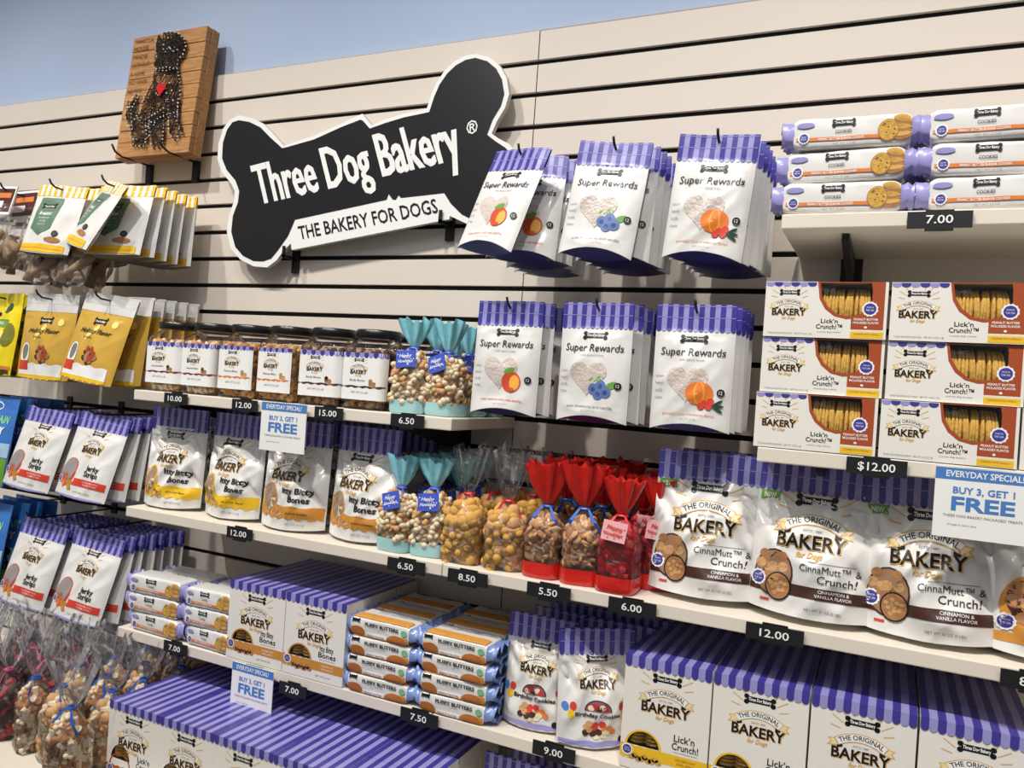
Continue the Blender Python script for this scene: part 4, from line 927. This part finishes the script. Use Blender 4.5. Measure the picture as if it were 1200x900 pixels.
# red bags
RB = gift_bag('', .076, .075, .218, .135, [('disc', BISCD), ('disc', BISC)], 62, None, RED, RED, RIB, None, 11, rad=.0108, bandh=.03, flare=.046)
RB2 = gift_bag('', .076, .075, .222, .140, [('disc', BISCD), ('disc', BISC), ('disc', BISCD)], 62, None, RED, RED, RIB, None, 12, rad=.0108, bandh=.03, flare=.046)
g = 'red topped bags of round brown biscuits'
for i, (x, y, k) in enumerate(((-.592, -.248, 0), (-.515, -.250, 1), (-.585, -.165, 1), (-.508, -.16, 0), (-.58, -.08, 0), (-.5, -.08, 1))):
    place('rb%d' % k, (RB, RB2)[k], (x, y, ZC+.001), (0, 0, D([0, 10, 33, -20, 60, 14][i])), 'red topped bag of round brown biscuits, %s row %s' % (ORD[i//2], ['left', 'right'][i % 2]), g)
VB = gift_bag('', .078, .075, .205, .138, [('ball', BERRY), ('ball', BERRY)], 34, FILMR, RED, RED, REDT, mat('pink_tag', (236, 176, 180), .5), 21, rad=.0155, bandh=.03)
g = 'red bags of berry red biscuits'
for i, (x, y) in enumerate(((-.437, -.262), (-.385, -.188), (-.43, -.15), (-.41, -.07))):
    place('vb', VB, (x, y, ZC+.001), (0, 0, D([0, 14, 33, -20][i])), 'red bag of berry red round biscuits with %s' % ['a pink tag at the shelf front', 'a tag, beside the cinnamon bag', 'a tag, third from the front', 'a tag, at the back'][i], g)
# blue ribboned cellophane bags, bottom left
BB = gift_bag('', .084, .080, .270, .165, [('chunk', BISCL), ('chunk', BISCD), ('disc', BISCD), ('bone', BISCL)], 70, None, None, None, RIB, None, 31, rad=.0125, flare=.055, ribbon_tail=.02)
BB2 = gift_bag('', .086, .082, .275, .170, [('chunk', BISCL), ('ball', BISC), ('disc', BISC), ('chunk', BISCL)], 62, None, None, None, RIB, None, 33, rad=.0135, flare=.06, ribbon_tail=.03)
BB3 = gift_bag('', .088, .084, .275, .160, [('ball', DARKB), ('chunk', BERRY), ('ball', DARKB)], 40, None, None, None, mat('pink_ribbon', (216, 90, 140), .3), None, 35, rad=.015, flare=.06)
g = 'blue ribboned biscuit bags on the bottom deck'
spots = [(-1.806, -.435), (-1.703, -.440), (-1.592, -.498), (-1.79, -.335), (-1.69, -.335), (-1.59, -.395), (-1.78, -.235), (-1.675, -.235), (-1.60, -.30), (-1.77, -.14), (-1.66, -.14), (-1.585, -.20), (-1.75, -.05), (-1.65, -.05)]
for i, (x, y) in enumerate(spots):
    k = i % 2
    place('bb%d' % k, (BB, BB2)[k], (x, y, ZE+.001), (0, 0, D(i*67 % 50-25)), 'blue ribboned bag of mixed biscuits on the bottom deck, %s row, %s' % (ORD[i//3], ['left', 'centre', 'right'][i % 3]), g)
g = 'bags of dark treats at the far left of the bottom deck'
for i, (x, y) in enumerate(((-1.915, -.43), (-1.905, -.33), (-1.90, -.23), (-1.89, -.13), (-2.02, -.40), (-2.01, -.30), (-2.00, -.20), (-2.12, -.36), (-2.12, -.25), (-2.1, -.14), (-2.23, -.3), (-2.23, -.18))):
    place('bb3', BB3, (x, y, ZE+.001), (0, 0, D(i*47 % 60-30)), 'bag of dark red treats, %s column left of the ribboned bags, %s' % (['first', 'second', 'third', 'fourth'][[0, 0, 0, 0, 1, 1, 1, 2, 2, 2, 3, 3][i]], ['front', 'second', 'third', 'fourth'][[0, 1, 2, 3, 0, 1, 2, 0, 1, 2, 0, 1][i]]), g)
# ------------------------------------------------------------------ price tags and sale signs
def price(s, x, z, lab, w=.075, h=.026, clip=False):
    root = thing('price_tag', lab, 'price tag', (x, -.3045, z-h/2), (0, 0, 0), 'black shelf price tags')
    m = M(); m.box(-w/2, w/2, -.003, 0, 0, h, CHALK); A = Art(); A.text(s, 0, h*.27, h*.48, WHITE, w=min(w*.62, len(s)*h*.36), bold=.012); A.emit(m, lambda x_, z_, o: Vector((x_, -.003-o, z_))); m.obj('price_card', root)
    c = M(); c.box(-w*.22, w*.22, -.004, .0035, -.004, .0, BLACK); c.box(-w*.22, w*.22, .0, .0035, .0, h+.003, BLACK); c.obj('tag_clip', root)
for s, x, z, lab, w_ in (('10.00', -1.553, 1.515, 'black price tag reading 10.00 under the maroon label jars', .075), ('12.00', -1.334, 1.515, 'black price tag reading 12.00 under the orange label jars', .075), ('15.00', -1.094, 1.515, 'black price tag reading 15.00 under the brown label jars', .075), ('6.50', -.893, 1.515, 'black price tag reading 6.50 on the jar shelf', .08),
    ('12.00', -1.323, 1.222, 'black price tag reading 12.00 under the yellow bone bags', .075), ('6.50', -.872, 1.219, 'black price tag reading 6.50 under the teal bags of the middle shelf', .09), ('8.50', -.729, 1.219, 'black price tag reading 8.50 under the peanut biscuits', .088), ('5.50', -.556, 1.221, 'black price tag reading 5.50 under the red bags', .088), ('6.00', -.394, 1.221, 'black price tag reading 6.00 under the berry red biscuits', .088), ('12.00', -.150, 1.221, 'black price tag reading 12.00 under the cinnamon bags', .092), ('8.00', .214, 1.221, 'black price tag cut off at the right end of the middle shelf', .085),
    ('7.00', .051, 1.904, 'black price tag reading 7.00 on the topmost right shelf', .09), ('$12.00', -.014, 1.513, 'black price tag reading $12.00 under the windowed cartons', .088),
    ('7.00', -1.498, .924, 'black price tag reading 7.00 under the small cookie sleeves', .075), ('7.00', -1.140, .905, 'black price tag reading 7.00 half hidden below the bone cartons', .075), ('7.50', -.817, .922, 'black price tag reading 7.50 under the peanut butter logs', .088), ('9.00', -.524, .929, 'black price tag reading 9.00 under the birthday cookie bags', .085)):
    price(s, x, z, lab, w_)
def sale(x, z, w, h, lab, y=-.309, rz=0):
    root = thing('sale_sign', lab, 'sign', (x, y, z-h), (0, 0, rz), 'buy three get one signs')
    m = M(); m.box(-w/2, w/2, -.002, 0, 0, h, WHITE); A = Art(); A.rect(-w/2, w/2, h*.83, h, SKYB, 1); A.text('EVERYDAY SPECIAL!', 0, h*.873, h*.085, WHITE, w=w*.78, bold=.02)
    A.text('BUY 3, GET 1', 0, h*.64, h*.09, SKYB, w=w*.62, bold=.02); A.text('FREE', 0, h*.40, h*.185, SKYB, w=w*.64, bold=.03)
    A.text('THREE DOG BAKERY PACKAGED TREATS', 0, h*.30, h*.035, GREYT, w=w*.8); A.text('of equal or lesser value', -w*.2, h*.18, h*.025, GREYT, w=w*.3)
    A.emit(m, lambda x_, z_, o: Vector((x_, -.002-o, z_)), o0=.0002, st=.00012); m.obj('sign_card', root)
    c = M(); c.box(-w*.2, w*.2, .0, .003, h*.7, h, BLACK); c.obj('sign_clip', root)
sale(-1.214, 1.528, .128, .108, 'white and blue buy three get one free sign hanging from the jar shelf')
sale(-1.252, .934, .120, .108, 'white and blue buy three get one free sign hanging below the bone cartons')
sale(.134, 1.524, .130, .106, 'white and blue buy three get one free sign under the windowed cartons')
# ------------------------------------------------------------------ bone shaped wall sign
outer = [(-1.673, 2.296), (-1.623, 2.284), (-1.583, 2.266), (-1.545, 2.236), (-1.506, 2.2), (-1.408, 2.219), (-1.322, 2.244), (-1.255, 2.265), (-1.222, 2.232), (-1.189, 2.244), (-1.133, 2.254), (-1.063, 2.26), (-1.054, 2.293), (-1.041, 2.321), (-1.021, 2.348), (-0.996, 2.368), (-0.967, 2.379), (-0.938, 2.381), (-0.901, 2.369), (-0.87, 2.345), (-0.85, 2.314), (-0.841, 2.276), (-0.849, 2.245), (-0.868, 2.215), (-0.88, 2.187), (-0.862, 2.175), (-0.832, 2.159), (-0.81, 2.136), (-0.794, 2.103), (-0.786, 2.06), (-0.792, 2.016), (-0.814, 1.985), (-0.846, 1.968), (-0.877, 1.964), (-0.917, 1.971), (-0.959, 1.989), (-0.978, 1.997), (-0.978, 1.989), (-1.454, 1.92), (-1.458, 1.938), (-1.482, 1.918), (-1.503, 1.893), (-1.534, 1.874), (-1.582, 1.877), (-1.632, 1.896), (-1.669, 1.926), (-1.688, 1.973), (-1.685, 2.018), (-1.67, 2.055), (-1.669, 2.086), (-1.686, 2.109), (-1.721, 2.14), (-1.742, 2.179), (-1.742, 2.224), (-1.727, 2.265), (-1.705, 2.286)]
inner = [(-1.672, 2.282), (-1.632, 2.274), (-1.591, 2.256), (-1.554, 2.226), (-1.51, 2.194), (-1.497, 2.195), (-1.403, 2.21), (-1.317, 2.236), (-1.259, 2.25), (-1.251, 2.247), (-1.228, 2.225), (-1.184, 2.235), (-1.128, 2.245), (-1.055, 2.252), (-1.044, 2.288), (-1.031, 2.317), (-1.011, 2.342), (-0.989, 2.359), (-0.963, 2.369), (-0.937, 2.371), (-0.904, 2.359), (-0.879, 2.339), (-0.862, 2.312), (-0.853, 2.277), (-0.86, 2.249), (-0.879, 2.219), (-0.891, 2.185), (-0.868, 2.168), (-0.841, 2.151), (-0.82, 2.13), (-0.805, 2.101), (-0.798, 2.06), (-0.805, 2.022), (-0.823, 1.994), (-0.85, 1.979), (-0.875, 1.976), (-0.907, 1.982), (-0.945, 1.999), (-0.977, 2.026), (-0.997, 2.052), (-1.12, 2.045), (-1.127, 2.052), (-1.135, 2.041), (-1.144, 2.042), (-1.157, 2.056), (-1.162, 2.042), (-1.449, 2.0), (-1.468, 1.958), (-1.502, 1.917), (-1.522, 1.897), (-1.549, 1.89), (-1.583, 1.891), (-1.623, 1.906), (-1.653, 1.931), (-1.671, 1.973), (-1.669, 2.017), (-1.654, 2.054), (-1.652, 2.085), (-1.669, 2.115), (-1.704, 2.146), (-1.724, 2.179), (-1.725, 2.223), (-1.712, 2.26), (-1.694, 2.278)]
SX, SZ = -1.264, 2.0
S = thing('bone_sign', 'large black bone shaped shop sign with white border and lettering', 'sign', (SX, -.035, SZ))
m = M(); A = Art(); A.poly([(x-SX, z-SZ) for x, z in outer], WHITE, 0); A.emit(m, lambda x, z, o: Vector((x, -.014, z))); n = len(outer)
m.add([(x-SX, y, z-SZ) for y in (-.014, 0) for x, z in outer], [(i, (i+1) % n, n+(i+1) % n, n+i) for i in range(n)], mat('sign_edge', (205, 200, 192), .5)); A.emit(m, lambda x, z, o: Vector((x, 0, z)))
def sf(x, z, o): return Vector((x-SX, -.014-o, z-SZ))
SBLK = mat('sign_black', (30, 30, 33), .28)
A = Art(); A.poly(inner, SBLK, 1)
A.text('THE BAKERY FOR DOGS', 0, 0, 1, INK, bold=.012, lay=2, quad=((-1.428, 1.948), (-1.009, 2.006), (-1.439, 1.981)))
A.emit(m, sf, o0=.0003, st=.0004); m.obj('sign_plate', S)
l = M(); A = Art()
bl, br, tl = (-1.576, 2.046), (-.950, 2.134), (-1.616, 2.150)
for dl, dx in ((2, -.0022), (3, .0), (4, .0022)): A.text('Three Dog Bakery', 0, 0, 1, WHITE, bold=.012, lay=dl, quad=[(q[0]+dx, q[1]+dx*.14) for q in (bl, br, tl)])
A.text('\u00ae', -.930, 2.190, .030, WHITE, w=.030, bold=.012, rot=.14, lay=4); A.emit(l, sf, o0=.0003, st=.0004); l.obj('lettering', S)
for bx, bz in ((-1.475, 1.905), (-1.0, 1.985)):
    b = M(); b.box(bx-SX-.011, bx-SX+.011, .026, .0335, bz-SZ-.04, bz-SZ+.05, BLACK); b.box(bx-SX-.004, bx-SX+.004, -.022, .03, bz-SZ-.006, bz-SZ+.002, BLACK); b.box(bx-SX-.004, bx-SX+.004, -.022, -.018, bz-SZ-.006, bz-SZ+.025, BLACK); b.obj('support_bracket', S)
# ------------------------------------------------------------------ string art plaque
W_, H_ = .300, .375; lean = D(-6)
PQ = thing('string_art_plaque', 'wooden plank plaque with a dog made of nails and dark string', 'wall decoration', (-1.960, -.090, 2.190), (lean, 0, 0))
zz = 0; hs = [.046, .036, .038, .041, .042, .038, .041, .044, .046]; k_ = sum(hs)/H_
for i, hh in enumerate(hs):
    hh /= k_; m = M(); rr = random.Random(i); m.box(-W_/2+rr.uniform(0, .002), W_/2-rr.uniform(0, .002), 0, .018+.0, .0008, hh-.0008, WOOD); m.obj('plank', PQ, bevel=.0012, loc=(0, rr.uniform(-.001, .001), zz)); zz += hh
m = M(); m.box(-W_/2, W_/2, .0185, .045, 0, H_, WOOD); m.obj('backing_frame', PQ, bevel=.001)
def pq(px, py):
    # photograph proportions of the plaque face, as u across and v up
    v = (695-py+ (px-18)*.0)/600; v = (710-py-(px-18)*.06)/ (600); u = (px-18-v*114)/387; return (-W_/2+u*W_, v*H_)
regions = [[(275, 112), (305, 102), (345, 103), (385, 118), (412, 148), (420, 185), (405, 222), (378, 250), (372, 288), (318, 296), (262, 290), (250, 262), (268, 222), (262, 165)],
           [(250, 285), (318, 278), (375, 292), (386, 360), (385, 420), (370, 500), (300, 515), (205, 560), (165, 520), (190, 440), (235, 360)],
           [(325, 450), (375, 440), (368, 560), (388, 605), (350, 635), (325, 600)], [(225, 520), (300, 480), (300, 560), (290, 665), (240, 672), (225, 610)], [(120, 560), (160, 510), (205, 530), (212, 620), (195, 662), (130, 655)], [(150, 400), (172, 405), (128, 480), (135, 575), (110, 560), (92, 500)]]
nl = M(); st = M(); rr = random.Random(5)
for ri, rg in enumerate(regions):
    pts = []
    n = len(rg)
    for i in range(n):
        a, b = rg[i], rg[(i+1) % n]; L = math.hypot(a[0]-b[0], a[1]-b[1]); q = max(1, int(L/17))
        for j in range(q): pts.append((a[0]+(b[0]-a[0])*j/q, a[1]+(b[1]-a[1])*j/q))
    pts += [(sum(a[0] for a in rg)/n+rr.gauss(0, 1)*(22 if ri != 1 else 38), sum(a[1] for a in rg)/n+rr.gauss(0, 1)*(28 if ri != 1 else 55)) for _ in range(14 if ri < 2 else 5)]
    for p_ in pts: x, z = pq(*p_); nl.ball((x, -.012, z), rr.uniform(.0012, .0026), WHITE, 6, 4); nl.tube([(x, 0, z), (x, -.012, z)], .0008, BLACK, 4)
    for k in range(int(len(pts)*(6 if ri == 0 else 2.2))):
        i = rr.randrange(len(pts)); j = rr.randrange(len(pts)) if ri == 0 else (i+rr.randrange(3, max(4, len(pts)//2))) % len(pts)
        (x0, z0), (x1, z1) = pq(*pts[i]), pq(*pts[j]); y = -rr.uniform(.004, .011)
        if (x0-x1)**2+(z0-z1)**2 > 1e-6: st.tube([(x0, y, z0), (x1, y, z1)], .0009, mat('dark_string', (46, 32, 26), .8), 4)
nl.obj('nails', PQ, True)['kind'] = 'stuff'; st.obj('string', PQ)['kind'] = 'stuff'
h_ = M(); A = Art(); hx, hz = pq(290, 385); A.ell(hx-.008, hz+.005, .011, .012, REDT, 1); A.ell(hx+.008, hz+.005, .011, .012, REDT, 2); A.poly([(hx-.018, hz+.002), (hx, hz-.022), (hx+.018, hz+.002)], REDT, 3); A.emit(h_, lambda x, z, o: Vector((x, -.0125-o, z))); h_.obj('red_heart', PQ)
t_ = M(); A = Art()
for i, (s, y) in enumerate((('WHAT\u2019S A', 128), ('HOUSE', 165), ('MADE', 207), ('WITHOUT', 247), ('A HOME', 292), ('NO HAIR', 335), ('NO DOG', 378))):
    x, z = pq(140-(y-105)*.19+6, y); A.text(s, x, z-.006, .0125, mat('burnt_lettering', (96, 62, 36), .8), w=.075 if len(s) > 6 else .06, al='L', lay=1)
A.emit(t_, lambda x, z, o: Vector((x, -.0012-o, z))); t_.obj('burnt_lettering', PQ)
for i, bx in enumerate((-2.06, -1.868)):
    root = thing('display_bracket', 'black wall bracket with upturned tip holding the %s of the wooden plaque' % ['left', 'right'][i], 'bracket', (bx, 0, 2.1354), group='plaque brackets')
    b = M(); b.box(-.011, .011, -.012, .003, -.004, .056, BLACK); b.obj('back_plate', root, bevel=.001); b = M(); b.tube([(0, -.006, .053), (0, -.105, .053), (0, -.128, .062), (0, -.14, .08)], .003, BLACK, 6); b.obj('arm', root, True)
